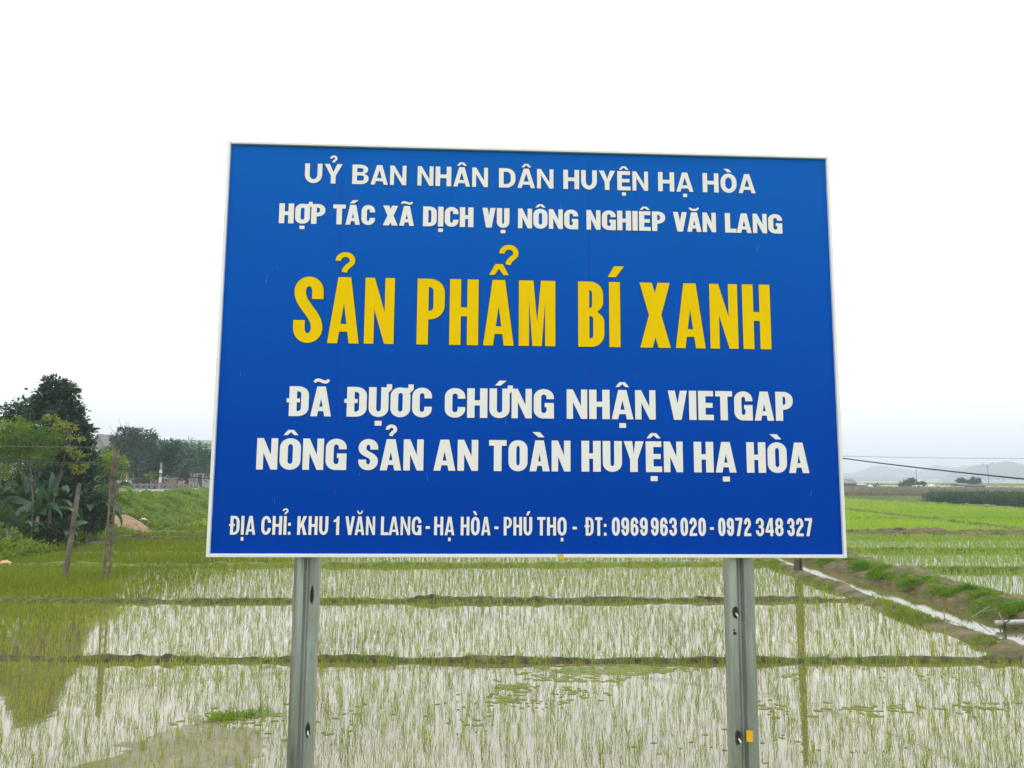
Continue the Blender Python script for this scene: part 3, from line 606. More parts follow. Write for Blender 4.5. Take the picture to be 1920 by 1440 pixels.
def grow(rings, d):
    out_ = []
    for q, r_ in enumerate(rings):
        P = np.array(r_, float); n_ = len(P); keep_ = [i for i in range(n_) if np.linalg.norm(P[i] - P[i - 1]) > 1e-7]; P = P[keep_]; n_ = len(P)
        area = sum(P[i][0] * P[(i + 1) % n_][1] - P[(i + 1) % n_][0] * P[i][1] for i in range(n_)); sg = (1 if area > 0 else -1) * (1 if q == 0 else -1)
        e1 = P - np.roll(P, 1, 0); e2 = np.roll(P, -1, 0) - P; e1 /= np.linalg.norm(e1, axis=1)[:, None]; e2 /= np.linalg.norm(e2, axis=1)[:, None]
        n1_ = np.stack([e1[:, 1], -e1[:, 0]], 1); n2_ = np.stack([e2[:, 1], -e2[:, 0]], 1); m_ = n1_ + n2_; ml = np.linalg.norm(m_, axis=1)[:, None]; m_ = np.where(ml > 1e-6, m_ / np.maximum(ml, 1e-6), n1_)
        k_ = np.minimum(1 / np.maximum((m_ * n1_).sum(1), .3), 1.8)[:, None]
        out_.append([tuple(p) for p in P + m_ * k_ * d * sg])
    return out_
def text_line(words, basel, capl, st, material):
    (xa, ya), (xb, yb) = basel; (xc, yc), (xd, yd) = capl
    va, vb = B(xa, ya)[1], B(xb, yb)[1]; v0 = (va + vb) / 2
    cap = ((B(xc, yc)[1] - va) + (B(xd, yd)[1] - vb)) / 2
    mb = MB(); ob = MB(); s, t_ = st['s'] * cap, st['t'] * cap; stc = dict(st); stc['mark'] = st['mk'] * cap
    for word, x0, x1 in words:
        ymid = lambda x: (ya + (yb - ya) * (x - xa) / (xb - xa) + yc + (yd - yc) * (x - xc) / (xd - xc)) / 2
        u0, u1 = B(x0, ymid(x0))[0], B(x1, ymid(x1))[0]
        L = []
        for ch in word:
            d_ = unicodedata.normalize('NFD', ch); L.append((d_[0], d_[1:]))
        gap = st['g'] * cap; fixed = gap * (len(L) - 1); rel = 0
        def fw(ch):
            if ch == 'I': return s
            if ch == ':': return s * .9
            if ch == '-': return u1 - u0
            if ch == '1' and len(L) == 1: return u1 - u0
            return None
        for i, (ch, ms) in enumerate(L):
            if fw(ch) is not None: fixed += fw(ch)
            else: rel += RELW.get(ch, .92)
            if i and ch in 'ATVY' and L[i - 1][0] in 'AVTYPL' and ch != L[i - 1][0]: fixed -= gap * .9
            if ch == 'Đ' and i == 0: fixed += .12 * cap * st.get('wk', .6)
        k = (u1 - u0 - fixed) / rel if rel else 0
        x = u0
        for i, (ch, ms) in enumerate(L):
            w = fw(ch) if fw(ch) is not None else RELW.get(ch, .92) * k
            if i and ch in 'ATVY' and L[i - 1][0] in 'AVTYPL' and ch != L[i - 1][0]: x -= gap * .9
            if ch == 'Đ' and i == 0: x += .12 * cap * st.get('wk', .6)
            sh = glyph(ch, w, cap, s, t_, st['r']) + marks(ms, w, cap, s, t_, stc)
            add_shapes(mb, sh, lambda a, b_, y, X=x: (X + a, y, ZOFF + v0 + b_), .007, .0016)
            add_shapes(ob, [grow(q_, .0023) for q_ in sh], lambda a, b_, y, X=x: (X + a + .0006, y, ZOFF + v0 + b_ - .0006), .007, .0006)  # navy copy of each letter, grown and shifted slightly right and down
            x += w + gap
    o = mb.build('lettering', material, pan); ob.build('lettering_outline', MAT['outline'], pan)
    return o
S1 = dict(s=.235, t=.20, g=.10, r=.34, mk=.40, gap=.07, ch=.18, mt=.105, hk=.34, dot=.20, dh=.9)
S2 = dict(s=.262, t=.20, g=.065, r=.20, mk=.42, gap=.07, ch=.17, mt=.11, hk=.34, dot=.24, dh=.72)
S3 = dict(s=.168, t=.145, g=.075, r=.15, mk=.24, gap=.075, ch=.17, mt=.075, hk=.29, dot=.2)
S4 = dict(s=.252, t=.185, g=.065, r=.20, mk=.38, gap=.10, ch=.17, mt=.11, hk=.34, dot=.23, dh=.7)
S6 = dict(s=.158, t=.15, g=.085, r=.28, mk=.24, gap=.09, ch=.22, mt=.085, hk=.30, dot=.14, dh=1.4)
text_line([('UỶ', 571.2, 641.6), ('BAN', 660.3, 761.9), ('NHÂN', 782.8, 915), ('DÂN', 935.6, 1038), ('HUYỆN', 1056.5, 1215.6), ('HẠ', 1234.4, 1300.6), ('HÒA', 1318, 1417)], ((600, 343.3), (1400, 361)), ((600, 306.3), (1400, 325.3)), S1, MAT['letter_white'])
text_line([('HỢP', 522.8, 609.4), ('TÁC', 624, 703), ('XÃ', 717.8, 776.3), ('DỊCH', 793, 887.8), ('VỤ', 904.4, 955.3), ('NÔNG', 971.3, 1084.4), ('NGHIÊP', 1100, 1247.8), ('VĂN', 1262.5, 1343), ('LANG', 1360, 1467.5)], ((535, 418.6), (1455, 436.6)), ((535, 380.9), (1455, 400.3)), S2, MAT['letter_white'])
text_line([('SẢN', 550.3, 739), ('PHẨM', 781.9, 1041.6), ('BÍ', 1084.4, 1163.4), ('XANH', 1200.3, 1445.5)], ((660, 643.6), (1430, 654.5)), ((700, 521.2), (1430, 532.2)), S3, MAT['letter_yellow'])
text_line([('ĐÃ', 537.5, 621), ('ĐỰƠC', 646, 809.7), ('CHỨNG', 834, 1038.8), ('NHẬN', 1062.8, 1229.7), ('VIETGAP', 1253, 1487.5)], ((560, 780.6), (1460, 788.4)), ((560, 724.4), (1460, 733.8)), S4, MAT['letter_white'])
text_line([('NÔNG', 480.6, 649.4), ('SẢN', 671.6, 794), ('AN', 813, 896.6), ('TOÀN', 916.9, 1070), ('HUYỆN', 1090.6, 1281), ('HẠ', 1301.6, 1381), ('HÒA', 1400.6, 1517.5)], ((490, 881.2), (1510, 886.2)), ((552, 822.6), (1510, 829)), S4, MAT['letter_white'])
text_line([('ĐỊA', 428.6, 478.4), ('CHỈ:', 489.4, 544.7), ('KHU', 557, 615), ('1', 625, 635.6), ('VĂN', 647, 703), ('LANG', 714, 790), ('-', 798, 806), ('HẠ', 814, 852), ('HÒA', 863.8, 919.7), ('-', 927, 934.7), ('PHÚ', 944.5, 998), ('THỌ', 1007.5, 1062.5), ('-', 1073.8, 1081.9), ('ĐT:', 1096, 1137.5), ('0969', 1147.8, 1215), ('963', 1221, 1269.7), ('020', 1276.6, 1324), ('-', 1331.9, 1339), ('0972', 1347.5, 1409), ('348', 1418, 1469.7), ('327', 1477, 1524)], ((440, 1003.2), (1515, 1005.2)), ((440, 966.8), (1515, 972)), S6, MAT['letter_white'])

# --- steel posts: folded channel, torn bolt slots ---
def post(px, width, mirror, slots, tape):
    P = At(px, 1240, SY + .10); lx = (P - np.array([SX, SY, P[2]])) @ ux
    y0 = .062; k = -1 if mirror else 1; h = width
    prof = [(-.5, .50), (-.5, .22), (-.40, .16), (-.36, .05), (-.30, 0), (-.14, .0), (-.08, .04), (.0, .22), (.05, .24), (.12, .13), (.16, .10), (.40, .08), (.5, .17), (.5, .50)]
    prof = [(k * a * h, y0 + b_ * h) for a, b_ in prof]; th = .006
    inner = [(x * (1 - .1), y + th) for x, y in prof]
    poly = prof + inner[::-1]
    if mirror: poly = poly[::-1]
    n_ = len(prof); mb = MB(); zt = ZOFF + SH - .15; zb = -.4
    nz = 40
    for part, sg in ((prof, 1), (inner, -1)):
        V = []; 
        for j in range(nz + 1):
            z = zb + (zt - zb) * j / nz; V += [(lx + x, y, z) for x, y in part]
        mb.add(V, [(j * n_ + i, j * n_ + i + 1, (j + 1) * n_ + i + 1, (j + 1) * n_ + i) for j in range(nz) for i in range(n_ - 1)])
    po = mb.build('post', MAT['galv'], sb)
    for (fx_, py, sw, shh, kind) in slots:
        z = At(px, py, SY + .07)[2] - 1.25; cx = lx + k * fx_ * h; yq = y0 + (.07 + (.03 * (.44 - fx_) / .28)) * h
        def blob(rx, rz, yy, m_, name, seed, dx=0, dz=0):
            pts = [(cx + dx + rx * math.cos(a) * (1 + .7 * fbm(math.cos(a) * 3 + seed, math.sin(a) * 3, seed)), z + dz + rz * math.sin(a) * (1 + .7 * fbm(math.cos(a) * 3 + seed, math.sin(a) * 3 + 5, seed))) for a in np.linspace(0, 2 * math.pi, 22)[:-1]]
            MB().add([(x, yy, zz_) for x, zz_ in pts] + [(x, yy + .004, zz_) for x, zz_ in pts], [tuple(range(21))] + [(i, 21 + i, 21 + (i + 1) % 21, (i + 1) % 21) for i in range(21)]).build(name, m_, po)
        if kind == 'spot':
            for q in range(5): blob(sw * .35, shh * .3, yq - .0012 - q * .0002, MAT['black'], 'rust_spot', py + q, random.uniform(-.5, .5) * sw, random.uniform(-.8, .8) * shh)
        else:
            blob(sw * 1.35, shh * 1.25, yq - .001, MAT['rust'], 'rust_stain', py)
            blob(sw * .85, shh, yq - .0024, MAT['black'], 'bolt_slot', py + 3)
            if kind == 'tongue': MB().tube([(cx + sw * .1, yq - .002, z - shh * .1), (cx + sw * .45, yq - .014, z - shh * .5), (cx + sw * .75, yq - .008, z - shh * .95)], [sw * .25, sw * .42, sw * .2], 7).build('bent_tab', MAT['white'], po)
    if tape:
        z = At(px, tape[1], SY + .06)[2] - 1.25; cx = lx + (tape[0] - px) / F * 3.75; yq = y0 - .004
        MB().add([(cx - .015, yq, z - .025), (cx + .008, yq, z - .028), (cx + .016, yq, z - .022), (cx + .017, yq, z + .024), (cx - .014, yq, z + .026)], [(0, 1, 2, 3, 4)]).build('tape', MAT['yellow_tape'], po)
post(574, .118, False, [(.27, 1113, .007, .034, 'tear'), (.30, 1363, .009, .028, 'tongue')], None)
post(1397, .138, True, [(.24, 1152, .012, .024, 'tongue'), (.26, 1189, .013, .015, 'spot'), (.26, 1390, .013, .028, 'tongue')], (1402, 1386))

# ------------------------------------------------------------------ vegetation builders
def blades(C, k, h, hv, w, lean, seed=1, zfn=None):
    """upright narrow leaves: k per clump at C (n,2|3); each a bent two-segment blade"""
    rg = np.random.default_rng(seed); C = np.asarray(C, float)
    if C.shape[1] == 2: C = np.concatenate([C, np.zeros((len(C), 1))], 1)
    P = np.repeat(C, k, 0); n_ = len(P); a = rg.uniform(0, 2 * math.pi, n_)
    P = P + np.stack([rg.normal(0, .018, n_), rg.normal(0, .018, n_), np.zeros(n_)], 1)
    scale = np.repeat(rg.uniform(1 - hv, 1 + hv, len(C)), k); H = h * scale * rg.uniform(.6, 1.1, n_)
    ld = np.stack([np.cos(a), np.sin(a), np.zeros(n_)], 1); L = (lean * rg.uniform(.2, 1.3, n_) * H)[:, None]
    a2 = rg.uniform(0, 2 * math.pi, n_); sd_ = np.stack([np.cos(a2), np.sin(a2), np.zeros(n_)], 1) * (w * rg.uniform(.7, 1.2, n_))[:, None] * .5
    up = np.array([0, 0, 1.0])
    b0 = P - sd_ * .7; b1 = P + sd_ * .7; mid = P + ld * L * .35 + up * (H * .6)[:, None]; m0 = mid - sd_; m1 = mid + sd_; tip = P + ld * L + up * (H * (1 - lean * .25))[:, None]
    V = np.stack([b0, b1, m0, m1, tip], 1).reshape(-1, 3); i = np.arange(n_)[:, None] * 5
    T = np.concatenate([i + np.array([[0, 1, 3]]), i + np.array([[0, 3, 2]]), i + np.array([[2, 3, 4]])], 0)
    return V, T
def leaves(C, D, l, w, seed=1, fold=.15, lv=.35):
    """diamond leaves at C (n,3) pointing along D (n,3)"""
    rg = np.random.default_rng(seed); C = np.asarray(C, float); n_ = len(C); D = np.asarray(D, float); D = D / (np.linalg.norm(D, axis=1)[:, None] + 1e-9)
    s = np.cross(D, rg.normal(0, 1, (n_, 3))); s /= np.linalg.norm(s, axis=1)[:, None] + 1e-9; nn = np.cross(D, s)
    ll = (l * rg.uniform(1 - lv, 1 + lv, n_))[:, None]; ww = w * ll / l
    V = np.stack([C, C + D * ll * .45 + s * ww * .5 + nn * ww * fold, C + D * ll, C + D * ll * .45 - s * ww * .5 + nn * ww * fold], 1).reshape(-1, 3)
    i = np.arange(n_)[:, None] * 4
    return V, i + np.array([[0, 1, 2, 3]])
def crown(blobs, per, l, w, seed, clump=.28, droop=.2, shell=.55):
    """leaf cloud: clumps through each ellipsoid blob (centre, radii, n_clumps)"""
    rg = np.random.default_rng(seed); CC = []; DD = []
    for c, r_, n_ in blobs:
        d = rg.normal(0, 1, (n_, 3)); d /= np.linalg.norm(d, axis=1)[:, None]; q = rg.uniform(shell ** 3, 1, n_) ** (1 / 3)
        q = np.where(rg.uniform(0, 1, n_) < .25, rg.uniform(.1, shell, n_), q)
        pc = np.array(c) + d * q[:, None] * np.array(r_); cs = clump * np.mean(r_) * rg.uniform(.5, 1.3, n_)
        o_ = rg.normal(0, 1, (n_, per, 3)) * cs[:, None, None] * np.array([1, 1, .75]) * .55
        p = (pc[:, None, :] + o_).reshape(-1, 3); dd = (o_ + d[:, None, :] * cs[:, None, None] * .6 + rg.normal(0, .35, (n_, per, 3)) * cs[:, None, None]).reshape(-1, 3)
        dd = dd / (np.linalg.norm(dd, axis=1)[:, None] + 1e-9); dd[:, 2] -= droop
        CC.append(p); DD.append(dd)
    return leaves(np.concatenate(CC), np.concatenate(DD), l, w, seed)
def blob_px(px, py, Y, rx, rz, n_, depth=None):
    k = Y / F; return (At(px, py, Y), (rx * k, (depth or rx) * k, rz * k), n_)
def tree(name, base, trunk_pts, rads, blobs, per, l, w, leafm, seed, label, cat, group=None, barkm='bark', limbs=5, **kw):
    r_ = empty(name, tuple(base)); tag(r_, label, cat, group); b0 = np.array(base, float)
    mb = MB(); pts = [np.array(p, float) - b0 for p in trunk_pts]; mb.tube(pts, rads, 8)
    rg = random.Random(seed)
    for i, (c, rr, n_) in enumerate(blobs):
        for q in range(limbs):
            s0 = pts[-1] * rg.uniform(.55, .98) if len(pts) == 2 else pts[rg.randrange(len(pts) // 2, len(pts))]
            e = np.array(c) - b0 + np.array([rg.uniform(-.7, .7) * rr[0], rg.uniform(-.7, .7) * rr[1], rg.uniform(-.5, .75) * rr[2]])
            md = (s0 + e) / 2 + np.array([rg.uniform(-.1, .1), rg.uniform(-.1, .1), .12]) * np.linalg.norm(e - s0)
            mb.tube([s0, md, e], [rads[-1] * .8, rads[-1] * .45, rads[-1] * .12], 5)
    mb.build('trunk', MAT[barkm], r_, True)
    V, Q = crown([(np.array(c) - b0, rr, n_) for c, rr, n_ in blobs], per, l, w, seed, **kw)
    link('crown', mesh_np('crown', V, Q), MAT[leafm], r_)
    return r_
def on_bank(px, Y, py=960):
    P = At(px, py, Y); return np.array([P[0], Y, bz(P[0], Y) - .05])

# ---- rice ----
def scatter(x0, x1, y0, y1, dx, dy, jit=.3, seed=1, keep=None):
    rg = np.random.default_rng(seed); xs_ = np.arange(x0, x1, dx); ys_ = np.arange(y0, y1, dy); X, Y = np.meshgrid(xs_, ys_)
    X = X.ravel() + rg.normal(0, jit * dx, X.size); Y = Y.ravel() + rg.normal(0, jit * dy, Y.size)
    # keep what a viewer near the photograph's spot can see, with a margin of two metres either side
    ok = (X > -.70 * Y - 2.5) & (X < .70 * Y + 2.5) & (Y > 6.2)
    if keep is not None: ok &= keep(X, Y, rg)
    return np.stack([X[ok], Y[ok]], 1)
def off_bund(X, Y, g=.28):
    ok = np.ones(len(X), bool)
    for P, w, h in BUNDS[:6]:
        ok &= np.abs(Y - np.interp(X, P[:, 0], P[:, 1]) + w * .15) > w * np.where(X < -8, .85, .52)
    return ok
ridge_x = lambda Y: np.interp(Y, [p[1] for p in near_ridge], [p[0] for p in near_ridge])
leftside = lambda X, Y, rg: (X > foot(Y) + .25) & (X < ridge_x(Y) - .42) & off_bund(X, Y)
def thin(X, Y, rg, f): return rg.uniform(0, 1, len(X)) < f
# sparse seedlings in the flooded paddies
sets = []
def k1(X, Y, rg): return leftside(X, Y, rg) & (rg.uniform(0, 1, len(X)) < .78 + 1.0 * fbm(X * .5, Y * .5, 61) )
A = scatter(-9.5, 9, 6.2, 13.0, .085, .115, .36, 1, k1); sets.append(blades(A, 4, .15, .4, .0048, .40, 1))
A = scatter(-9.5, 9, 6.2, 13.0, .42, .46, .4, 21, k1); sets.append(blades(A, 7, .175, .3, .0062, .42, 21))
def k2(X, Y, rg): return leftside(X, Y, rg) & (rg.uniform(0, 1, len(X)) < .74 + .9 * fbm(X * .4, Y * .4, 62))
A = scatter(-16, 10, 13.0, 19.5, .10, .15, .3, 2, k2); sets.append(blades(A, 4, .16, .35, .006, .36, 2))
A = scatter(-16, 10, 13.0, 19.5, .6, .6, .4, 22, k2); sets.append(blades(A, 7, .18, .3, .008, .36, 22))
A = scatter(-10.5, 10, 19.5, 28, .125, .18, .3, 3, lambda X, Y, rg: leftside(X, Y, rg) & (X > -9.5) & thin(X, Y, rg, .9)); sets.append(blades(A, 4, .17, .3, .008, .33, 3))
A = scatter(-12, 10, 28, 44, .2, .25, .3, 4, lambda X, Y, rg: leftside(X, Y, rg) & (X > -9)); sets.append(blades(A, 4, .19, .3, .014, .35, 4))
def merge(sets):
    VV = []; TT = []; n_ = 0
    for V, T in sets: VV.append(V); TT.append(T + n_); n_ += len(V)
    return np.concatenate(VV), np.concatenate(TT)
def stuff(name, sets, m_, label, cat):
    V, T = merge(sets); return tag(link(name, mesh_np(name, V, T), m_), label, cat, None, 'stuff')
stuff('rice_seedlings', sets, MAT['rice'], 'thin pale green rice seedlings in rows in the flooded paddies behind the sign', 'rice')
# thicker rice below the left trees, leaf colour darkened for their reflection
sets = []
A = scatter(-17.8, -5.5, 19.0, 26.5, .13, .15, .3, 5, lambda X, Y, rg: leftside(X, Y, rg) & (X < -9.3 + rg.normal(0, .7, len(X)))); sets.append(blades(A, 5, .20, .3, .011, .35, 5))
A = scatter(-18.5, -5, 26, 37, .15, .17, .3, 6, lambda X, Y, rg: leftside(X, Y, rg) & (X < -7.5 + rg.normal(0, 1.2, len(X)))); sets.append(blades(A, 5, .22, .3, .014, .35, 6))
A = scatter(-21, -5, 37, 56, .24, .26, .3, 7, lambda X, Y, rg: leftside(X, Y, rg) & (X < -8)); sets.append(blades(A, 5, .26, .3, .025, .35, 7))
A = scatter(-17.5, -8.5, 13, 19, .15, .17, .3, 8, lambda X, Y, rg: leftside(X, Y, rg) & (X < -9.0 + rg.normal(0, .5, len(X)))); sets.append(blades(A, 4, .18, .3, .009, .35, 8))
stuff('rice_seedlings', sets, MAT['rice_olive'], 'dense olive green rice in the paddies below the trees and the embankment', 'rice')
# right of the mound: rows, then the bright closed fields
mound_x = lambda Y: np.interp(Y, [p[1] for p in mound_line], [p[0] for p in mound_line]) + 1.12
rightside = lambda X, Y, rg: (X > mound_x(np.minimum(Y, 43))) & (X < 50)
def offb2(X, Y):
    ok = np.ones(len(X), bool)
    for yb_, g in ((26.4, .25), (33.3, .25), (43.1, .8)): ok &= np.abs(Y - yb_) > g
    return ok
sets = []
A = scatter(12, 31, 16, 30, .16, .2, .28, 9, lambda X, Y, rg: rightside(X, Y, rg) & offb2(X, Y) & thin(X, Y, rg, .8)); sets.append(blades(A, 4, .18, .3, .0095, .33, 9))
A = scatter(12, 36, 29.5, 43, .17, .2, .28, 10, lambda X, Y, rg: rightside(X, Y, rg) & offb2(X, Y) & thin(X, Y, rg, .85)); sets.append(blades(A, 4, .21, .3, .012, .33, 10))
MAT['rice_row'] = leaf_mat('row_rice_leaf', [(0, (.13, .22, .02)), (.5, (.21, .33, .04)), (1, (.33, .43, .10))], .4, (1.3, 1.3, .6), .015, .3)
stuff('rice_seedlings', sets, MAT['rice_row'], 'rows of green rice standing in water right of the earth mound', 'rice')
sets = []
A = scatter(12, 50, 43.8, 66, .26, .28, .3, 11, lambda X, Y, rg: rightside(X, Y, rg) & (X > .36 * Y) & (np.abs(X - (29.4 + (Y - 43) * .07)) > .45)); sets.append(blades(A, 6, .30, .25, .03, .4, 11))
A = scatter(-22, 29, 45, 123, .5, .5, .3, 13, lambda X, Y, rg: (X > foot(Y) + .4) & (X < np.where(Y < 66, np.minimum(29, .36 * Y), .36 * Y)) & (np.abs(Y - np.interp(X, [-21, 30], [52, 58])) > .5)); sets.append(blades(A, 6, .34, .25, .06, .4, 13))
A = scatter(20, 50, 66, 122, .4, .42, .3, 12, lambda X, Y, rg: rightside(X, Y, rg) & (X > .36 * Y) & (np.abs(X - (29.4 + (Y - 43) * .07)) > .5)); sets.append(blades(A, 6, .34, .25, .055, .4, 12))
stuff('rice', sets, MAT['rice_dense'], 'bright yellow green closed rice fields in the distance beyond the flooded rows', 'rice')
# grass along bunds, ridge and mound
def along(P, w, n_, seed, z):
    rg = np.random.default_rng(seed); i = rg.integers(0, len(P), n_); q = P[i]; return np.stack([q[:, 0] + rg.normal(0, .08, n_), q[:, 1] + rg.normal(0, w * .33, n_), np.full(n_, z)], 1)
sets = []
for q, (P, w, h) in enumerate(BUNDS[:6]):
    C = along(P, w, int(len(P) * (2.6 if q > 1 else 2.0)), 70 + q, .04); sel = fbm(C[:, 0] * .5, C[:, 1] * .5, 80 + q) > -.08
    sets.append(blades(C[sel], 5, .11, .4, .01, .7, 90 + q))
for q, (P, w, h) in enumerate(BUNDS[8:11]):
    C = along(P, w, int(len(P) * 4), 170 + q, h * .5); sets.append(blades(C, 5, .14, .4, .014, .7, 190 + q))
for q, (P, w, h) in enumerate(BUNDS[11:16]):
    C = along(P, w, int(len(P) * 5), 270 + q, h * .6); sets.append(blades(C, 5, .22, .4, .03, .7, 290 + q))
rg = np.random.default_rng(5); n_ = 5200; Yq = rg.uniform(9, 30, n_); Xq = ridge_x(Yq) + rg.normal(-.18, .22, n_)
sel = fbm(Xq * 1.3, Yq * .9, 88) > .02; z = .125 * np.clip(1 - np.abs((Xq - ridge_x(Yq)) / .5) ** 1.6, 0, 1) - .02
sets.append(blades(np.stack([Xq, Yq, z], 1)[sel], 5, .075, .5, .009, .9, 95))
stuff('grass', sets, MAT['weed'], 'short weedy grass along the paddy bunds and ditch bank', 'grass')
# lush grass on the mound
n_ = 26000; Yq = rg.uniform(11, 32, n_); uq = rg.normal(0, .33, n_); mc = mound_x(Yq) - 1.12
side_w = np.where(Yq < 19, -.35, -.55); Xq = mc + side_w + uq
dens = 1.3 * fbm(Xq * .8 + 3, Yq * .42, 104) + 1.0 * fbm(Xq * 2.6, Yq * 2.2, 105) - .03 + np.interp(Yq, [11, 17, 19, 21, 23, 32], [.38, .36, .15, .02, .03, -.03]) - np.abs(uq) * .25
ok = (dens > rg.uniform(-.05, .30, n_)) & (np.abs(Xq - mc) < 1.1)
z = .40 * np.clip(1 - np.abs((Xq - mc) / 1.08) ** 2, 0, 1) * .9 - .02
C = np.stack([Xq, Yq, z], 1)[ok]; tall = np.clip(dens[ok] * 2.2, .25, 1)
sets = []
for lo, hi, hh in ((0, .45, .07), (.45, .8, .12), (.8, 2, .19)):
    q = (tall >= lo) & (tall < hi); sets.append(blades(C[q], 5, hh, .5, .011, 1.0, int(97 + 10 * hi)))
n_ = 5200; Yq = rg.uniform(11, 34, n_); mc = mound_x(Yq) - 1.12; Xq = mc + rg.uniform(-1.05, 1.05, n_); ok = fbm(Xq * 1.2, Yq * .9, 108) > -.06
stray = blades(np.stack([Xq, Yq, .38 * np.clip(1 - np.abs((Xq - mc) / 1.05) ** 2, 0, 1) * .92 - .01], 1)[ok], 4, .06, .6, .010, 1.2, 140)
tag(link('dry_stubble', mesh_np('dry_stubble', *stray), leaf_mat('stubble', [(0, (.06, .07, .02)), (.4, (.13, .15, .035)), (.7, (.22, .22, .06)), (1, (.30, .25, .14))], .25, None, .01, 2.5)), 'sparse dry stubble and weeds over the earth mound by the ditch', 'stubble', None, 'stuff')
stuff('grass', sets, MAT['bright_grass'], 'lush bright green grass tufts on the earth mound by the ditch', 'grass')
# floating algae and a fallen green tuft in the near paddy
AV = []; AF = []
def fleck(x, y, r_, el, th):
    n0 = len(AV); m_ = 11; AV.append((x, y, .012))
    for i in range(m_):
        a = 2 * math.pi * i / m_; q = r_ * random.uniform(.45, 1.25); dx, dy = q * math.cos(a), q * math.sin(a) * el; AV.append((x + dx * math.cos(th) - dy * math.sin(th), y + dx * math.sin(th) + dy * math.cos(th), .003))
    for i in range(m_): AF.append((n0, n0 + 1 + i, n0 + 1 + (i + 1) % m_))
for (px, py, rx, ry, n1, sz) in [(1140, 1256, 110, 7, 130, .11), (1060, 1270, 90, 9, 70, .08), (1230, 1256, 60, 4, 40, .09), (965, 1288, 26, 6, 40, .09), (945, 1312, 34, 9, 40, .06), (1080, 1300, 60, 9, 30, .05), (1000, 1320, 60, 10, 24, .04), (1470, 1268, 30, 6, 12, .05), (1640, 1330, 120, 10, 46, .06), (1830, 1325, 60, 8, 26, .06), (1450, 1325, 40, 9, 22, .05), (1500, 1395, 300, 40, 40, .03), (860, 1340, 60, 30, 26, .035), (640, 1350, 60, 30, 20, .04), (440, 1345, 80, 14, 46, .06), (420, 1385, 90, 16, 40, .05), (1750, 1275, 120, 12, 20, .035)]:
    for i in range(n1):
        P = G(px + random.gauss(0, .6) * rx, py + random.gauss(0, .6) * ry); fleck(P[0], P[1], sz * random.uniform(.3, 1.5), random.uniform(.35, .9), random.gauss(0, .5))
tag(link('algae', mesh_np('algae', AV, np.array(AF)), MAT['algae']), 'flecks of green brown algae scum floating among the near rice seedlings', 'algae', None, 'stuff')
C = []
for i in range(170):
    q = rg.normal(0, 1); P = G(440 + q * 32, 1344 - q * 3.5 + rg.normal(0, 4), 0); C.append((P[0], P[1], .005))
stuff('grass', [blades(np.array(C), 4, .055, .5, .009, 2.8, 98)], MAT['bright_grass'], 'small drowned tuft of dark green grass beside the mud patch', 'grass')

# ---- weeds on the left bank and grass on the embankment ----
sets = []; n_ = 15000; Yq = rg.uniform(22, 40, n_); u_ = rg.uniform(-.06, .75, n_); Xq = foot(Yq) + (edge(Yq) - foot(Yq)) * u_
z = bank_h(Xq, Yq); D = rg.normal(0, .8, (n_, 3)); D[:, 2] = np.abs(D[:, 2]) * .6 + .15
okw = np.hypot((Xq - _e[0]) / 1.15, (Yq - _e[1]) / 2.0) > 1; Xq, Yq, z, D = Xq[okw], Yq[okw], z[okw], D[okw]; n_ = len(Xq)
k = 5; CC = np.repeat(np.stack([Xq, Yq, np.maximum(z, 0) + .05], 1), k, 0) + rg.normal(0, .10, (n_ * k, 3)) * [1, 1, .9] + [0, 0, .09]
bump = np.clip(.25 + 1.8 * fbm(CC[:, 0] * .9, CC[:, 1] * .9, 71), 0, 1) * .7
CC[:, 2] += bump * rg.uniform(0, 1, len(CC))
V, Q = leaves(CC, np.repeat(D, k, 0) + rg.normal(0, .5, (n_ * k, 3)), .13, .055, 72)
tag(link('weeds', mesh_np('weeds', V, Q), MAT['weed']), 'low leafy weeds covering the bank under the banana plants', 'weeds', None, 'stuff')
n_ = 42000; Yq = 36 + (92 - 36) * rg.uniform(0, 1, n_) ** 1.2; u_ = rg.uniform(-.03, .97, n_); Xq = foot(Yq) + (edge(Yq) - foot(Yq)) * u_
tl = np.clip(.45 + 2.0 * fbm(Xq * .9, Yq * .9, 73) + 1.0 * fbm(Xq * .3, Yq * .3, 76), .1, 1.3)
ok = np.hypot((Xq - _e[0] + .15) / 1.15, (Yq - _e[1] - .4) / 2.0) > .72 + .5 * fbm(Xq * 1.5, Yq * 1.5, 79)
C = np.stack([Xq, Yq, bank_h(Xq, Yq) - .02], 1)[ok]
sets = []
for lo, hi, hh in ((0, .35, .10), (.35, .8, .24), (.8, 2, .48)):
    s_ = (tl[ok] >= lo) & (tl[ok] < hi); sets.append(blades(C[s_], 4, hh, .4, .045, .9, int(100 + hh * 100)))
stuff('grass', sets, leaf_mat('embankment_grass', [(0, (.05, .11, .02)), (.3, (.11, .19, .03)), (.6, (.20, .29, .06)), (1, (.34, .38, .13))], .35, None, .012, .8), 'tussocky green grass covering the road embankment slope', 'grass')

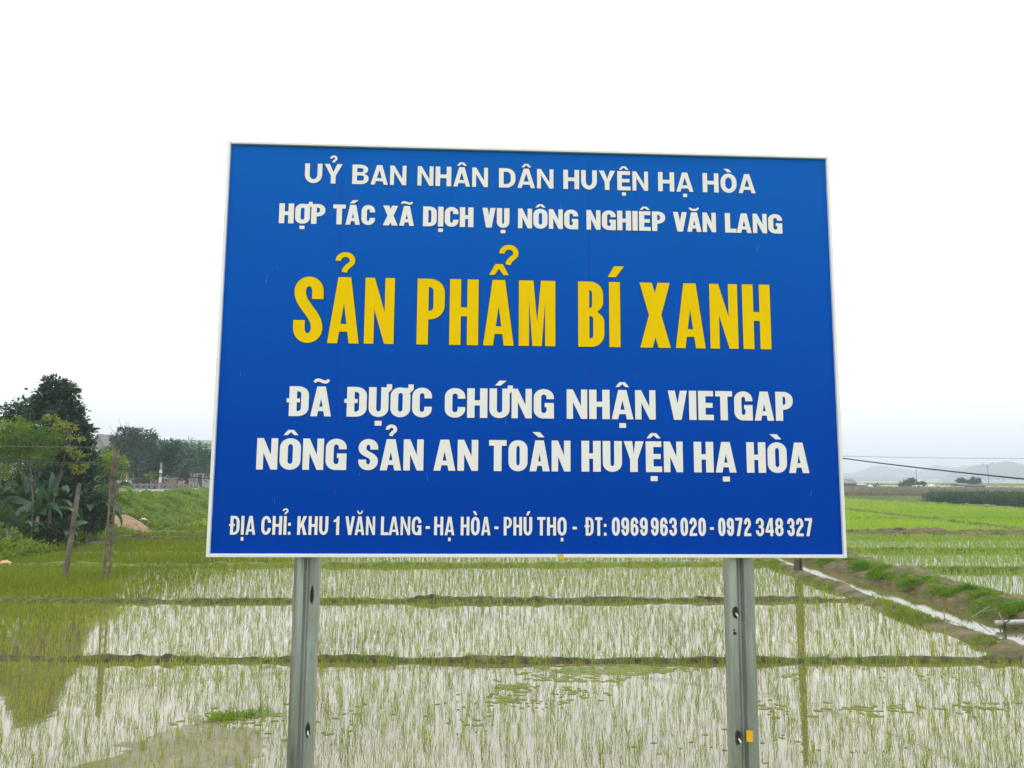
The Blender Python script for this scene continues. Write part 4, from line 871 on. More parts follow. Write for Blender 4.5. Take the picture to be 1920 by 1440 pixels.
# ---- trees on the left bank ----
Y1 = 33.0
b = on_bank(108, Y1 + .6); tp = At(104, 735, Y1 + .4)
tree('broadleaf_tree', b, [b, (b + tp) / 2 + [.1, 0, 0], tp], [.16, .11, .05],
     [blob_px(103, 742, Y1, 30, 34, 52), blob_px(84, 780, Y1, 24, 36, 40), blob_px(120, 790, Y1, 30, 44, 60), blob_px(128, 840, Y1, 38, 40, 60), blob_px(140, 890, Y1 + .3, 42, 40, 55), blob_px(95, 850, Y1 + .5, 36, 45, 45), blob_px(155, 900, Y1, 36, 50, 60), blob_px(152, 812, Y1, 18, 26, 26), blob_px(162, 868, Y1, 14, 26, 22), blob_px(140, 775, Y1, 14, 22, 16), blob_px(110, 930, Y1 + .5, 50, 40, 60), blob_px(72, 755, Y1, 12, 14, 8), blob_px(126, 730, Y1, 14, 18, 14), blob_px(158, 850, Y1, 18, 26, 16), blob_px(98, 720, Y1, 13, 14, 12)],
     26, .17, .10, 'dark_leaf', 21, 'tall narrow dark broadleaf tree above the banana plants on the bank', 'tree', 'trees on the left bank', clump=.36, limbs=3)
b = on_bank(34, 35.5); tp = At(38, 770, 35.2)
tree('broadleaf_tree', b, [b, (b + tp) / 2, tp], [.13, .09, .04],
     [blob_px(32, 775, 35, 30, 30, 40), blob_px(58, 775, 35, 18, 22, 18), blob_px(20, 810, 35, 28, 34, 30), blob_px(48, 815, 35, 30, 34, 26)],
     22, .17, .10, 'dark_leaf', 22, 'shorter round topped dark tree left of the tall narrow tree', 'tree', 'trees on the left bank', clump=.34, limbs=3)
Yl = 29.5
b = on_bank(62, Yl + .3); tp = At(52, 830, Yl)
tree('feathery_tree', b, [b, (b + tp) / 2 + [.15, 0, 0], tp], [.06, .04, .018],
     [blob_px(22, 812, Yl, 32, 24, 38), blob_px(55, 812, Yl - .3, 28, 20, 34), blob_px(12, 845, Yl, 30, 26, 34), blob_px(48, 842, Yl, 36, 22, 34), blob_px(82, 850, Yl, 26, 22, 24), blob_px(5, 880, Yl, 26, 22, 22), blob_px(92, 822, Yl, 22, 15, 14), blob_px(35, 795, Yl, 22, 12, 14), blob_px(-45, 830, Yl, 45, 60, 70)],
     46, .085, .03, 'light_leaf', 23, 'light green feathery leaved tree spreading in front of the dark trees', 'tree', 'trees on the left bank', 'bark', clump=.40, limbs=1, droop=.4)
Ys = 30.6
b = on_bank(86, Ys); p1 = At(108, 905, Ys); p2 = At(124, 845, Ys); p3 = At(127, 806, Ys)
tree('slender_tree', b, [b, (b + p1) / 2, p1, p2, p3], [.03, .027, .023, .016, .01],
     [blob_px(124, 801, Ys, 22, 7, 14), blob_px(110, 792, Ys + .1, 14, 4, 6), blob_px(96, 783, Ys, 13, 4, 7), blob_px(140, 822, Ys - .1, 14, 4, 7), blob_px(130, 842, Ys - .2, 13, 4, 7), blob_px(150, 853, Ys, 16, 5, 8), blob_px(146, 873, Ys - .2, 14, 5, 7), blob_px(160, 872, Ys, 14, 6, 8), blob_px(150, 884, Ys, 10, 4, 5)],
     20, .085, .035, 'yellow_leaf', 24, 'slender leaning sapling with flat tiers of yellowing leaves on the bank', 'tree', 'trees on the left bank', 'bark', clump=.38, limbs=2)
# dark understorey shrubs
for q, (px, py, Y, rx, rz, n1, lab) in enumerate([(178, 962, 33.5, 30, 38, 80, 'dark bushy shrub between the stub post and the concrete utility pole'), (128, 945, 34.5, 40, 40, 80, 'dark tangled shrub filling the bank behind the stub post'), (60, 925, 34.5, 50, 45, 95, 'dark tangled shrub under the feathery tree'), (5, 930, 34, 45, 50, 80, 'dark tangled shrub at the far left under the feathery tree'), (100, 1000, 30.8, 36, 22, 48, 'low dark shrub at the foot of the banana stems'), (30, 1008, 30.2, 36, 20, 40, 'low dark shrub below the leftmost banana plant'), (210, 880, 38, 22, 36, 50, 'bright climbing shrub right behind the concrete utility pole')]):
    base = on_bank(px, Y); r_ = empty('shrub', tuple(base)); tag(r_, lab, 'shrub', 'shrubs on the left bank')
    c, rr, n2 = blob_px(px, py, Y, rx, rz, n1); c = np.array(c) - base
    mb = MB()
    for i in range(6): mb.tube([(random.uniform(-.1, .1), random.uniform(-.1, .1), 0), c * .5 + np.array([random.uniform(-.3, .3), random.uniform(-.3, .3), 0]), c + np.array([random.uniform(-.6, .6) * rr[0], random.uniform(-.6, .6) * rr[1], random.uniform(-.3, .6) * rr[2]])], [.03, .022, .008], 5)
    mb.build('stem', MAT['bark'], r_)
    V, Qd = crown([(c, rr, n1)], 42, .13, .05, 400 + q, clump=.32)
    link('foliage', mesh_np('foliage', V, Qd), MAT['weed' if q == 6 else 'bush_leaf'], r_)
# banana plants: soft stems and big arching torn leaves
def banana(base, stem_h, specs, label, seed, L=1.6):
    rg2 = random.Random(seed); r_ = empty('banana_plant', tuple(base)); tag(r_, label, 'banana plant', 'banana plants on the left bank')
    MB().tube([(0, 0, 0), (.02, 0, stem_h * .5), (.03, .01, stem_h)], [.10, .085, .05], 9).build('stem', MAT['pale_bark'], r_, True)
    mb = MB()
    for (az, el, ln, curve) in specs:
        az = math.radians(az); el = math.radians(el); ln = ln * L; n1 = 16; P = []; p = np.array([.03, .01, stem_h - .05]); e = el
        W = .135 * ln ** .6 * rg2.uniform(.85, 1.15); roll = rg2.uniform(-.9, .9)
        for i in range(n1 + 1):
            P.append(p.copy()); d = np.array([math.cos(az) * math.cos(e), math.sin(az) * math.cos(e), math.sin(e)]); p = p + d * ln / n1; e -= math.radians(curve) / n1 * (1 + i / n1)
        V = []; sd0 = np.array([-math.sin(az), math.cos(az), 0])
        for i in range(n1 + 1):
            u_ = i / n1; prof = 0.02 if u_ < .14 else W * math.sin(math.pi * min(1, (u_ - .10) / .91)) ** .75
            T = P[min(i + 1, n1)] - P[max(i - 1, 0)]; T /= np.linalg.norm(T); nn = np.cross(T, sd0); s_ = math.cos(roll) * sd0 + math.sin(roll) * nn; nn2 = np.cross(T, s_)
            j = rg2.uniform(.78, 1.05) if u_ > .2 else 1
            V += [P[i] - s_ * prof * j + nn2 * prof * .35, P[i], P[i] + s_ * prof * rg2.uniform(.78, 1.05) + nn2 * prof * .35]
        mb.add(V, [(3 * i + a, 3 * i + a + 1, 3 * i + a + 4, 3 * i + a + 3) for i in range(n1) for a in (0, 1)])
        mb.tube(P[:4], [.02, .018, .014, .01], 5)
    mb.build('leaves', MAT['banana'], r_, True)
def fan(seed, n1, el0=20, el1=80, up=0):
    rg2 = random.Random(seed); o_ = []
    for i in range(n1 + 3): o_.append((i * 360 / (n1 + 3) + rg2.uniform(-18, 18), rg2.uniform(el0, el1), rg2.uniform(.6, 1.2), rg2.uniform(50, 115)))
    for i in range(up): o_.append((rg2.uniform(0, 360), 84, .9, 14))
    return o_
for q, (px, Y, sh, n1, up, L, lab) in enumerate([
        (22, 28.0, .55, 8, 1, 1.25, 'young banana plant with one upright lime green leaf at the bank edge'),
        (70, 29.3, 1.15, 9, 1, 1.6, 'banana plant with broad arching leaves and pale stem in the middle of the bank'),
        (-15, 29.0, 1.1, 9, 1, 1.6, 'banana plant cut by the left edge of the view'),
        (92, 31.0, 1.6, 8, 2, 1.6, 'tall banana plant with an upright leaf in front of the dark tree'),
        (165, 33.0, 1.7, 8, 2, 1.7, 'banana plant with drooping leaves between the stub post and the concrete utility pole'),
        (118, 29.8, .7, 8, 0, 1.2, 'low banana plant just left of the weathered stub post'),
        (46, 30.6, 1.3, 8, 1, 1.5, 'banana plant half hidden behind the other banana leaves'),
        (208, 38.0, 1.9, 5, 0, 1.0, 'tall thin banana plant whose stem is hidden right behind the concrete utility pole')]):
    banana(on_bank(px, Y + (1.3 if Y < 31 else .3)), sh, fan(500 + q, n1, up=up), lab, 600 + q, L)

# ---- far trees behind the road ----
def far_tree(px, pyb, Y, blobs, label, seed, leafm='far_leaf', l=.30, w=.15, per=30, name='broadleaf_tree', zb=1.4, **kw):
    P = At(px, pyb, Y); b_ = np.array([P[0], Y, zb]); top = np.array(blobs[0][0])
    tree(name, b_, [b_, (b_ + top) / 2, top], [.28, .2, .1], blobs, per, l, w, leafm, seed, label, 'tree', 'trees beyond the road', limbs=2, **kw)
Yf = 92
far_tree(258, 905, Yf, [blob_px(248, 832, Yf, 34, 30, 70), blob_px(232, 850, Yf, 30, 34, 60), blob_px(270, 825, Yf, 22, 22, 40), blob_px(286, 850, Yf, 26, 34, 55), blob_px(255, 870, Yf - 1, 40, 26, 60), blob_px(240, 812, Yf, 18, 12, 20)], 'large round dark tree with bare twigs on top beyond the road', 31)
far_tree(300, 908, 88, [blob_px(300, 862, 88, 26, 34, 60), blob_px(282, 880, 87, 24, 26, 45), blob_px(318, 850, 89, 22, 28, 40)], 'dark tree between the round tree and the bamboo beyond the road', 32)
far_tree(352, 908, 98, [blob_px(345, 852, 98, 34, 26, 70), blob_px(372, 850, 98, 26, 22, 50), blob_px(330, 868, 97, 26, 28, 50), blob_px(365, 878, 97, 34, 26, 60), blob_px(392, 862, 98, 22, 30, 45), blob_px(340, 836, 98, 16, 10, 16), blob_px(415, 868, 98, 25, 34, 50)], 'clump of drooping blue green bamboo beyond the road', 33, 'bamboo_leaf', .42, .10, 34, 'bamboo', droop=.75)
far_tree(206, 905, 70, [blob_px(200, 862, 70, 22, 20, 40), blob_px(186, 880, 70, 22, 24, 40), blob_px(206, 850, 70, 12, 12, 14)], 'lighter green tree behind the utility pole and below the house', 34, 'light_leaf', .22, .12, 28)
far_tree(285, 905, 84, [blob_px(285, 892, 84, 9, 6, 26)], 'small lollipop shaped green tree against the dark wall', 35, 'light_leaf', .16, .09, 26)
far_tree(150, 905, 60, [blob_px(150, 870, 60, 30, 40, 70), blob_px(90, 860, 62, 50, 50, 110), blob_px(20, 850, 62, 55, 55, 110), blob_px(-60, 850, 62, 60, 70, 110)], 'wide dark tree beyond the road seen through the bank trees', 36, 'far_leaf', .24, .13, 30)
# bare shrub
b_ = At(322, 910, 80); b_[2] = 1.5; r_ = empty('bare_shrub', tuple(b_)); tag(r_, 'leafless grey shrub in front of the bamboo beyond the road', 'shrub')
mb = MB()
for i in range(46):
    a = random.uniform(0, 6.28); q = random.uniform(.3, 1.4); hh = random.uniform(.7, 1.75); p0 = np.array([random.uniform(-.4, .4), random.uniform(-.2, .2), 0]); p2 = p0 + [q * math.cos(a), q * math.sin(a), hh]
    mb.tube([p0, p0 * .5 + p2 * .5 + [0, 0, .2], p2], [.03, .018, .008], 4)
mb.build('branches', MAT['pale_bark'], r_)
# bare twigs above the round tree
b_ = At(258, 905, Yf); b_[2] = 1.4; r_ = empty('dead_tree', tuple(b_)); tag(r_, 'dead tree whose bare pale twigs stick out above the round dark tree', 'tree')
mb = MB(); tp = [At(x, y, Yf - .5) - b_ for x, y in ((236, 880), (237, 812), (238, 790))]; mb.tube([np.zeros(3), tp[0], tp[1], tp[2]], [.16, .1, .05, .02], 5)
for x0_, y0_, x1_, y1_ in ((237, 830, 222, 785), (236, 850, 205, 798), (237, 820, 242, 792), (236, 845, 250, 810)): mb.tube([At(x0_, y0_, Yf - .5) - b_, At((x0_ + x1_) / 2 + 1, (y0_ + y1_) / 2, Yf - .6) - b_, At(x1_, y1_, Yf - .7) - b_], [.06, .035, .014], 4)
mb.build('trunk', MAT['pale_bark'], r_)

# ------------------------------------------------------------------ poles and wires
def hpole(base, top, wid, name, label, m_):
    """precast H pole: two flanges joined by rungs, solid near the top"""
    base = np.array(base, float); top = np.array(top, float); r_ = empty(name, tuple(base)); tag(r_, label, 'utility pole', 'concrete poles standing in the paddies')
    ax = top - base; H = np.linalg.norm(ax); ax /= H; view = np.array([-base[0], -base[1], 0]); view /= np.linalg.norm(view)
    side = np.cross(ax, [0, 1, 0]); side = np.array([math.cos(.55), math.sin(.55), 0]); nrm = np.array([math.sin(.55), -math.cos(.55), 0])
    def P(a, b_, h): k = 1 - .42 * h / H; return ax * h + side * a * k + nrm * b_ * k
    def beam(mb, a0, a1, b0, b1, h0, h1):
        V = [P(a, b_, h) for h in (h0, h1) for a, b_ in ((a0, b0), (a1, b0), (a1, b1), (a0, b1))]
        mb.add(V, [(3, 2, 1, 0), (4, 5, 6, 7), (0, 1, 5, 4), (1, 2, 6, 5), (2, 3, 7, 6), (3, 0, 4, 7)])
    w = wid; mb = MB()
    beam(mb, -w * .5, -w * .24, -w * .42, w * .42, -.4, H); beam(mb, w * .24, w * .5, -w * .42, w * .42, -.4, H)
    beam(mb, -w * .238, w * .238, -w * .30, w * .30, H * .63, H - .01)
    h = .06
    while h < H * .62: beam(mb, -w * .238, w * .238, -w * .28, w * .28, h, h + .05); h += H * .058
    mb.build('shaft', MAT[m_], r_); return r_, ax, H
def beta(p): return np.array(p, float)
pb = G(200, 1085); ptop = At(217.5, 836, pb[1])
pole1, ax1, H1 = hpole(pb, ptop, .23, 'utility_pole', 'weathered concrete utility pole with ladder openings standing in the left paddy', 'pole_brown')
# cable brackets and coil on this pole
mbk = MB()
for py, rr in ((868, .13), (893, .17), (897, .12)):
    P = At(214, py, pb[1]) - pb; pts = [P + np.array([rr * math.cos(a), rr * .8 * math.sin(a), .03 * math.sin(2 * a + py)]) for a in np.linspace(0, 6.283, 13)]; mbk.tube(pts, .012, 4, False)
P = At(222, 880, pb[1]) - pb; mbk.tube([P + [0, 0, .3], P + [.12, -.1, .15], P + [.14, -.1, -.1], P + [.02, 0, -.28]], .013, 4)
mbk.build('cable_coil', MAT['wire'], pole1)
sbse = G(122, 1085); st = At(149, 906, sbse[1])
r_ = empty('stub_post', tuple(sbse)); tag(r_, 'slim weathered concrete stub post leaning in the left paddy, shorter than the utility pole', 'post')
v = st - sbse; MB().tube([-v * .12, v * .0, v * .3, v * .62, v * .93, v], [.078, .075, .07, .066, .06, .045], 7).build('shaft', MAT['pole_brown'], r_, False)
pr = G(1497, 1076); prt = np.array([pr[0] + .02, pr[1], 5.8])
r_, _, _ = hpole(pr, prt, .21, 'utility_pole', 'concrete utility pole behind the sign, its foot beside the ditch on the right', 'pole_brown')
def cable(name, a, b_, sag, rad, m_, label, n=24):
    pts = []
    for i in range(n + 1):
        u_ = i / n; p = np.array(a) * (1 - u_) + np.array(b_) * u_; p[2] -= sag * 4 * u_ * (1 - u_); pts.append(p)
    o = MB().tube(pts, rad, 6).build(name, m_); tag(o, label, 'cable', 'overhead cables')
pA = At(216, 878, pb[1]); pR = At(1490, 846, pr[1]); pR2 = At(1491, 853, pr[1])
cable('overhead_cable', pA, pR, .85, .016, MAT['wire'], 'black cable leaving the left utility pole to the right behind the sign')
q = At(1920, 887, 15.5); q2 = q + (q - pR) * .7
cable('overhead_cable', pR, q2, .12, .017, MAT['wire'], 'thick black cable sloping down over the hills on the right')
q = At(1920, 858.5, 30); q2 = q + (q - At(1578, 855, 24.6)) * .3
cable('overhead_cable', At(1491, 852.5, pr[1] + .1), q2, .05, .0075, MAT['wire_grey'], 'thin grey wire running level above the hills on the right')
cable('overhead_cable', At(217, 838, pb[1]), At(-160, 829, 24), .06, .007, MAT['wire_grey'], 'thin grey wire from the top of the left utility pole')
cable('overhead_cable', At(214, 868, pb[1]), At(-160, 850, 24), .1, .012, MAT['wire'], 'black cable going left from the utility pole across the trees')

# ------------------------------------------------------------------ road furniture and people on the embankment
r_ = empty('road_barrier', (float(edge(45)), 45.0, float(ztop(45)))); tag(r_, 'low concrete barrier of short posts and a rail along the embankment road', 'road barrier')
o0 = np.array(r_.location); rail_pts = []
Yp = 43.0; i = 0
while Yp < 96:
    X, Z = float(edge(Yp)) - .02, float(ztop(Yp)) + .10; P = np.array([X, Yp, Z]) - o0
    MB().box(P + [0, 0, .23], (.17, .16, .46), .25, .92).build('post', MAT['concrete_grey'], r_); rail_pts.append(P + [-.06, 0, .34]); Yp += 1.95
mb = MB()
for a, b_ in zip(rail_pts[:-1], rail_pts[1:]):
    d = (b_ - a); L_ = math.hypot(d[0], d[1]); mb.box((a + b_) / 2, (L_ * .93, .06, .08), math.atan2(d[1], d[0]))
mb.build('rail', MAT['concrete_grey'], r_)
# red and white marker post
P = At(245, 921, 47.5); zb_ = float(ztop(47.5)) ; r_ = empty('marker_post', (P[0] - .3, 47.5, zb_)); tag(r_, 'slim red and white banded marker post with red top behind the barrier', 'marker post')
MB().tube([(0, 0, 0), (0, 0, 1.0)], .035, 6).build('shaft', MAT['white'], r_)
for k in range(3): MB().tube([(0, 0, .18 + .28 * k), (0, 0, .32 + .28 * k)], .038, 6).build('band', MAT['red'], r_)
MB().add([(-.12, 0, .98), (.12, 0, .98), (0, 0, 1.2), (0, -.03, 1.05), (0, .03, 1.05)], [(0, 1, 3), (1, 2, 3), (2, 0, 3), (1, 0, 4), (2, 1, 4), (0, 2, 4)]).build('top_plate', MAT['red'], r_)
# white banded utility pole further along
P = At(300, 905, 82); r_ = empty('banded_pole', (P[0], 82, 1.5)); tag(r_, 'grey post with white bands standing in front of the trees beyond the road', 'post')
hh = At(300, 867, 82)[2] - 1.5; MB().tube([(0, 0, 0), (.03, 0, hh)], [.13, .10], 7).build('shaft', MAT['concrete'], r_)
for a, b_ in ((.25, .45), (.56, .72)): MB().tube([(.01, -.01, hh * a), (.02, -.01, hh * b_)], .145, 7).build('band', MAT['white'], r_)
# low dark wall along the far side of the road
r_ = empty('roadside_wall', (-36, 86, 1.4)); tag(r_, 'low dark brick wall under the trees along the far side of the road', 'wall')
A_, B_ = At(248, 905, 86), At(332, 905, 90); d = B_ - A_; MB().box(((A_ + B_) / 2)[:2].tolist() + [1.9] - np.array(r_.location), (math.hypot(d[0], d[1]), .2, 1.3), math.atan2(d[1], d[0])).build('wall', MAT['wall_dark'], r_)
MB().box(((A_ + B_) / 2)[:2].tolist() + [2.58] - np.array(r_.location), (math.hypot(d[0], d[1]) + .1, .28, .07), math.atan2(d[1], d[0])).build('coping', MAT['wall_grey'], r_)
# gateway frame
A_, B_ = At(369, 905, 92), At(380, 905, 92); r_ = empty('gateway', ((A_[0] + B_[0]) / 2, 92, 1.45)); tag(r_, 'pale concrete gateway with two posts and a lintel beyond the road', 'gateway')
hw = (B_[0] - A_[0]) / 2; hh = At(375, 889.5, 92)[2] - 1.45
for s_ in (-1, 1): MB().box((s_ * hw, 0, hh / 2), (.13, .13, hh)).build('post', MAT['concrete_pale'], r_)
MB().box((0, 0, hh + .06), (2 * hw + .3, .16, .12)).build('lintel', MAT['concrete_pale'], r_)
MB().box((0, .02, hh * .42), (2 * hw - .16, .04, hh * .8)).build('gate', MAT['wall_dark'], r_)

def person(px, Y, zb_, hgt, top_m, leg_m, label, rz, swing=.14):
    P = At(px, 905, Y); r_ = empty('person', (P[0], Y, zb_), rz); tag(r_, label, 'person', 'people on the embankment road'); s = hgt / 1.7
    def skin(name, verts, edges, rad, m_):
        me = bpy.data.meshes.new(name); me.from_pydata([tuple(c * s for c in v_) for v_ in verts], edges, []); me.update(); o = link(name, me, m_, r_)
        md = o.modifiers.new('skin', 'SKIN'); md.use_smooth_shade = True
        sv = me.skin_vertices[0].data
        for i_, v_ in enumerate(sv): v_.radius = (rad[i_] * s, rad[i_] * s); v_.use_root = (i_ == 0)
        o.modifiers.new('sub', 'SUBSURF').levels = 1; return o
    a = swing
    V = [(0, 0, .92), (0, 0, 1.15), (0, 0, 1.38), (0, 0, 1.50), (0, .01, 1.58), (0, .015, 1.68), (.19, 0, 1.38), (.25, a, 1.10), (.25, a + .12, .86), (.25, a + .16, .78), (-.19, 0, 1.38), (-.25, -a, 1.10), (-.25, -a + .1, .86), (-.25, -a + .14, .78), (.10, 0, .84), (.10, a, .48), (.10, a * .9, .08), (.10, a * .9 + .14, .03), (-.10, 0, .84), (-.10, -a, .48), (-.10, -a * 1.7, .1), (-.10, -a * 1.7 + .12, .03)]
    E_ = [(0, 1), (1, 2), (2, 3), (3, 4), (4, 5), (2, 6), (6, 7), (7, 8), (8, 9), (2, 10), (10, 11), (11, 12), (12, 13), (0, 14), (14, 15), (15, 16), (16, 17), (0, 18), (18, 19), (19, 20), (20, 21)]
    rad = [.13, .12, .14, .05, .095, .08, .055, .042, .035, .03, .055, .042, .035, .03, .085, .06, .042, .035, .085, .06, .042, .035]
    skin('body', V, E_, rad, MAT['skin'])
    skin('jacket', [V[i_] for i_ in (0, 1, 2, 6, 7, 8, 10, 11, 12)], [(0, 1), (1, 2), (2, 3), (3, 4), (4, 5), (2, 6), (6, 7), (7, 8)], [.16, .15, .165, .075, .06, .052, .075, .06, .052], top_m)
    skin('trousers', [V[i_] for i_ in (0, 14, 15, 16, 18, 19, 20)], [(0, 1), (1, 2), (2, 3), (0, 4), (4, 5), (5, 6)], [.15, .10, .075, .058, .10, .075, .058], leg_m)
    skin('hair', [(0, -.03, 1.62), (0, -.02, 1.70), (0, -.06, 1.55)], [(0, 1), (0, 2)], [.10, .085, .07], MAT['hair'])
person(341, 74.5, 1.40, 1.12, MAT['pink'], MAT['dark_cloth'], 'person in a pink top nearer the utility pole, behind the barrier', 2.4)
person(347.5, 77, 1.40, 1.1, MAT['dark_cloth'], MAT['dark_cloth'], 'person in dark clothes walking between the two people in pink', 2.4)
person(357, 78, 1.40, 1.15, MAT['pink'], MAT['dark_cloth'], 'person in a pink top nearer the gateway, behind the barrier', 2.4)
person(292, 63, 1.45, 1.2, MAT['maroon'], MAT['dark_cloth'], 'person in a dark maroon top alone on the road behind the barrier', 2.6)

# long building with green roof behind the trees
A_, B_ = At(196, 860, 118), At(398, 860, 118); r_ = empty('school_building', ((A_[0] + B_[0]) / 2, 121, 1.3)); tag(r_, 'long two storey building with a pale green roof behind the trees', 'building')
W_ = B_[0] - A_[0]; zr = At(300, 823, 118)[2] - 1.3; ze = zr - 1.9
MB().box((0, 0, ze / 2), (W_, 7, ze)).build('wall', MAT['wall_grey'], r_)
MB().add([(-W_ / 2 - .4, -4, ze), (W_ / 2 + .4, -4, ze), (W_ / 2 + .4, 0, zr), (-W_ / 2 - .4, 0, zr), (-W_ / 2 - .4, 4, ze), (W_ / 2 + .4, 4, ze), (-W_ / 2 - .4, -4, ze - .15), (W_ / 2 + .4, -4, ze - .15)], [(0, 1, 2, 3), (3, 2, 5, 4), (6, 7, 1, 0), (0, 3, 4), (1, 5, 2)]).build('roof', MAT['roof_green'], r_)
for k in range(7):
    for lv in (1.7, 4.7):
        x = -W_ / 2 + (k + .5) * W_ / 7; wn = MB().box((x, -3.51, lv), (1.3, .1, 1.3)).build('window', MAT['white'], r_); MB().box((x, -3.565, lv), (1.1, .03, 1.1)).build('pane', MAT['glass'], wn)
for px in (292, 338):
    P = At(px, 822, 118); MB().tube([(P[0] - r_.location[0], 0, zr - .1), (P[0] - r_.location[0], 0, zr + .35)], .05, 5).build('lightning_rod', MAT['tower'], r_)
# house with gable
A_, B_ = At(168, 860, 96), At(190, 860, 96); r_ = empty('house', ((A_[0] + B_[0]) / 2, 99, 1.3)); tag(r_, 'grey house with a pointed gable beside the tall tree', 'house')
W_ = B_[0] - A_[0]; zr = At(179, 815, 96)[2] - 1.3; ze = At(179, 833, 96)[2] - 1.3
MB().box((0, 0, ze / 2), (W_, 5, ze)).build('wall', MAT['wall_grey'], r_)
for y_ in (-2.5, 2.5): MB().prism([(-W_ / 2, ze), (W_ / 2, ze), (0, zr - .12)], y_ - .05, y_ + .05, lambda p: (p[0], p[2], p[1])).build('gable', MAT['wall_grey'], r_)
for s_ in (-1, 1): MB().add([(s_ * (W_ / 2 + .25), -2.9, ze - .3), (0, -2.9, zr), (0, 2.9, zr), (s_ * (W_ / 2 + .25), 2.9, ze - .3), (s_ * (W_ / 2 + .25), -2.9, ze - .18), (0, -2.9, zr + .13), (0, 2.9, zr + .13), (s_ * (W_ / 2 + .25), 2.9, ze - .18)], [(0, 1, 2, 3), (4, 5, 6, 7), (0, 1, 5, 4), (3, 2, 6, 7), (0, 3, 7, 4)]).build('roof', MAT['roof_tile'], r_)
MB().box((0, -3.1, ze - .9), (W_ + .6, 1.2, .14)).build('balcony', MAT['white'], r_)
for x in (-.35, .35): 
    wn = MB().box((x * W_ / 1.5, -2.52, ze - 2.2), (.5, .08, 1.5)).build('window', MAT['white'], r_); MB().box((x * W_ / 1.5, -2.57, ze - 2.2), (.36, .03, 1.3)).build('pane', MAT['glass'], wn)

# litter
def crumple(P, size, m_, label, seed):
    rg2 = np.random.default_rng(seed); n1 = 9; V = []
    for i in range(n1):
        for j in range(n1): V.append((P[0] + (i / 8 - .5) * size + rg2.normal(0, size * .06), P[1] + (j / 8 - .5) * size * .9 + rg2.normal(0, size * .06), P[2] + .3 * size * math.sin(math.pi * i / 8) * math.sin(math.pi * j / 8) + rg2.normal(0, size * .07)))
    Fq = [(i * n1 + j, (i + 1) * n1 + j, (i + 1) * n1 + j + 1, i * n1 + j + 1) for i in range(n1 - 1) for j in range(n1 - 1)]
    tag(link('plastic_bag', mesh_np('plastic_bag', V, np.array(Fq)), m_), label, 'litter')
P = hit(268, 979); crumple(np.array([P[0], P[1], bz(P[0], P[1]) + .12]), .34, MAT['plastic'], 'crumpled pale plastic bag lying at the foot of the grassy embankment', 1)
P = G(9, 1056, .1); crumple(np.array([P[0], P[1], .1]), .34, MAT['orange_plastic'], 'orange plastic scrap in the rice at the left edge below the bank', 2)
# pipe and dead branches across the ditch at the right
a, b_ = G(1868, 1168, .12), G(1990, 1164, .12); r_ = MB().tube([a, a * .5 + b_ * .5, b_], .052, 10).build('pipe', MAT['pvc'], None, True); tag(r_, 'grey plastic pipe lying across the ditch at the right edge', 'pipe')
mb = MB(); mb.tube([G(1883, 1174, 0), G(1884, 1168, .2), G(1893, 1163, .2)], [.03, .025, .012], 5); mb.tube([G(1872, 1147, .15), G(1878, 1160, .2), G(1884, 1168, .2)], [.012, .015, .018], 5); mb.tube([G(1904, 1166, .15), G(1902, 1170, .05)], [.012, .008], 4)
tag(mb.build('dead_branch', MAT['bark']), 'dark forked dead branch caught over the grey pipe', 'branch')
mb = MB(); mb.tube([G(1823, 1157, .02), G(1845, 1143, .2), G(1858, 1135, .3)], [.014, .011, .006], 4); mb.tube([G(1838, 1148, .1), G(1868, 1142, .25)], [.010, .005], 4)
tag(mb.build('dead_branch', MAT['pale_bark']), 'pale thin dead stalks leaning over the ditch left of the pipe', 'branch')
mb = MB(); P = G(1771, 1163, .2); mb.tube([P - [0, 0, .15], P + [0, 0, .22]], .012, 4); tag(mb.build('stick', MAT['pale_bark']), 'short upright stick planted in the ditch bank', 'stick')

# ------------------------------------------------------------------ right distance
# maize: tall dark stalks with drooping leaves, one crop
n_ = 5200; Xq = rg.uniform(51.8, 76, n_); Yq = rg.uniform(62, 99, n_); ok = (Xq > .52 * Yq) & (Xq < .74 * Yq) 
C = np.stack([Xq[ok], Yq[ok], np.full(ok.sum(), .05)], 1)
Vs = [blades(C, 3, 1.55, .28, .09, .2, 801)]
n2 = len(C); CC = np.repeat(C, 7, 0); CC[:, 2] += rg.uniform(.2, 1.4, len(CC)); D = rg.normal(0, 1, (len(CC), 3)); D[:, 2] = rg.uniform(-.2, .7, len(CC))
LV, LQ = leaves(CC, D, .55, .085, 802)
V, T = Vs[0]; me = mesh_np('maize', np.concatenate([V, LV]), [T, LQ + len(V)])
tag(link('maize', me, MAT['maize']), 'dark green stand of tall maize beyond the bright rice on the right', 'maize', None, 'stuff')
# grey green weeds left of it and dry brown grass behind
n_ = 9000; Yq = rg.uniform(100, 132, n_); Xq = rg.uniform(.38, .72, n_) * Yq; ok = Xq > 49
stuff('weeds', [blades(np.stack([Xq[ok], Yq[ok], np.full(ok.sum(), .05)], 1), 5, .35, .4, .07, .8, 810)], leaf_mat('grey_weed', [(0, (.10, .15, .07)), (.5, (.17, .22, .10)), (1, (.24, .28, .16))], .25, None, .02, .1), 'grey green weedy strip between the bright rice and the dry grass', 'weeds')
n_ = 15000; Yq = rg.uniform(130, 215, n_); Xq = rg.uniform(.36, .74, n_) * Yq
stuff('grass', [blades(np.stack([Xq, Yq, np.full(n_, .05)], 1), 5, 1.15, .35, .12, .35, 811)], MAT['dry_grass'], 'tall brownish dry grass in front of the small trees and sheds', 'grass')
n_ = 4200; Yq = rg.uniform(330, 640, n_); Xq = rg.uniform(.38, .72, n_) * Yq
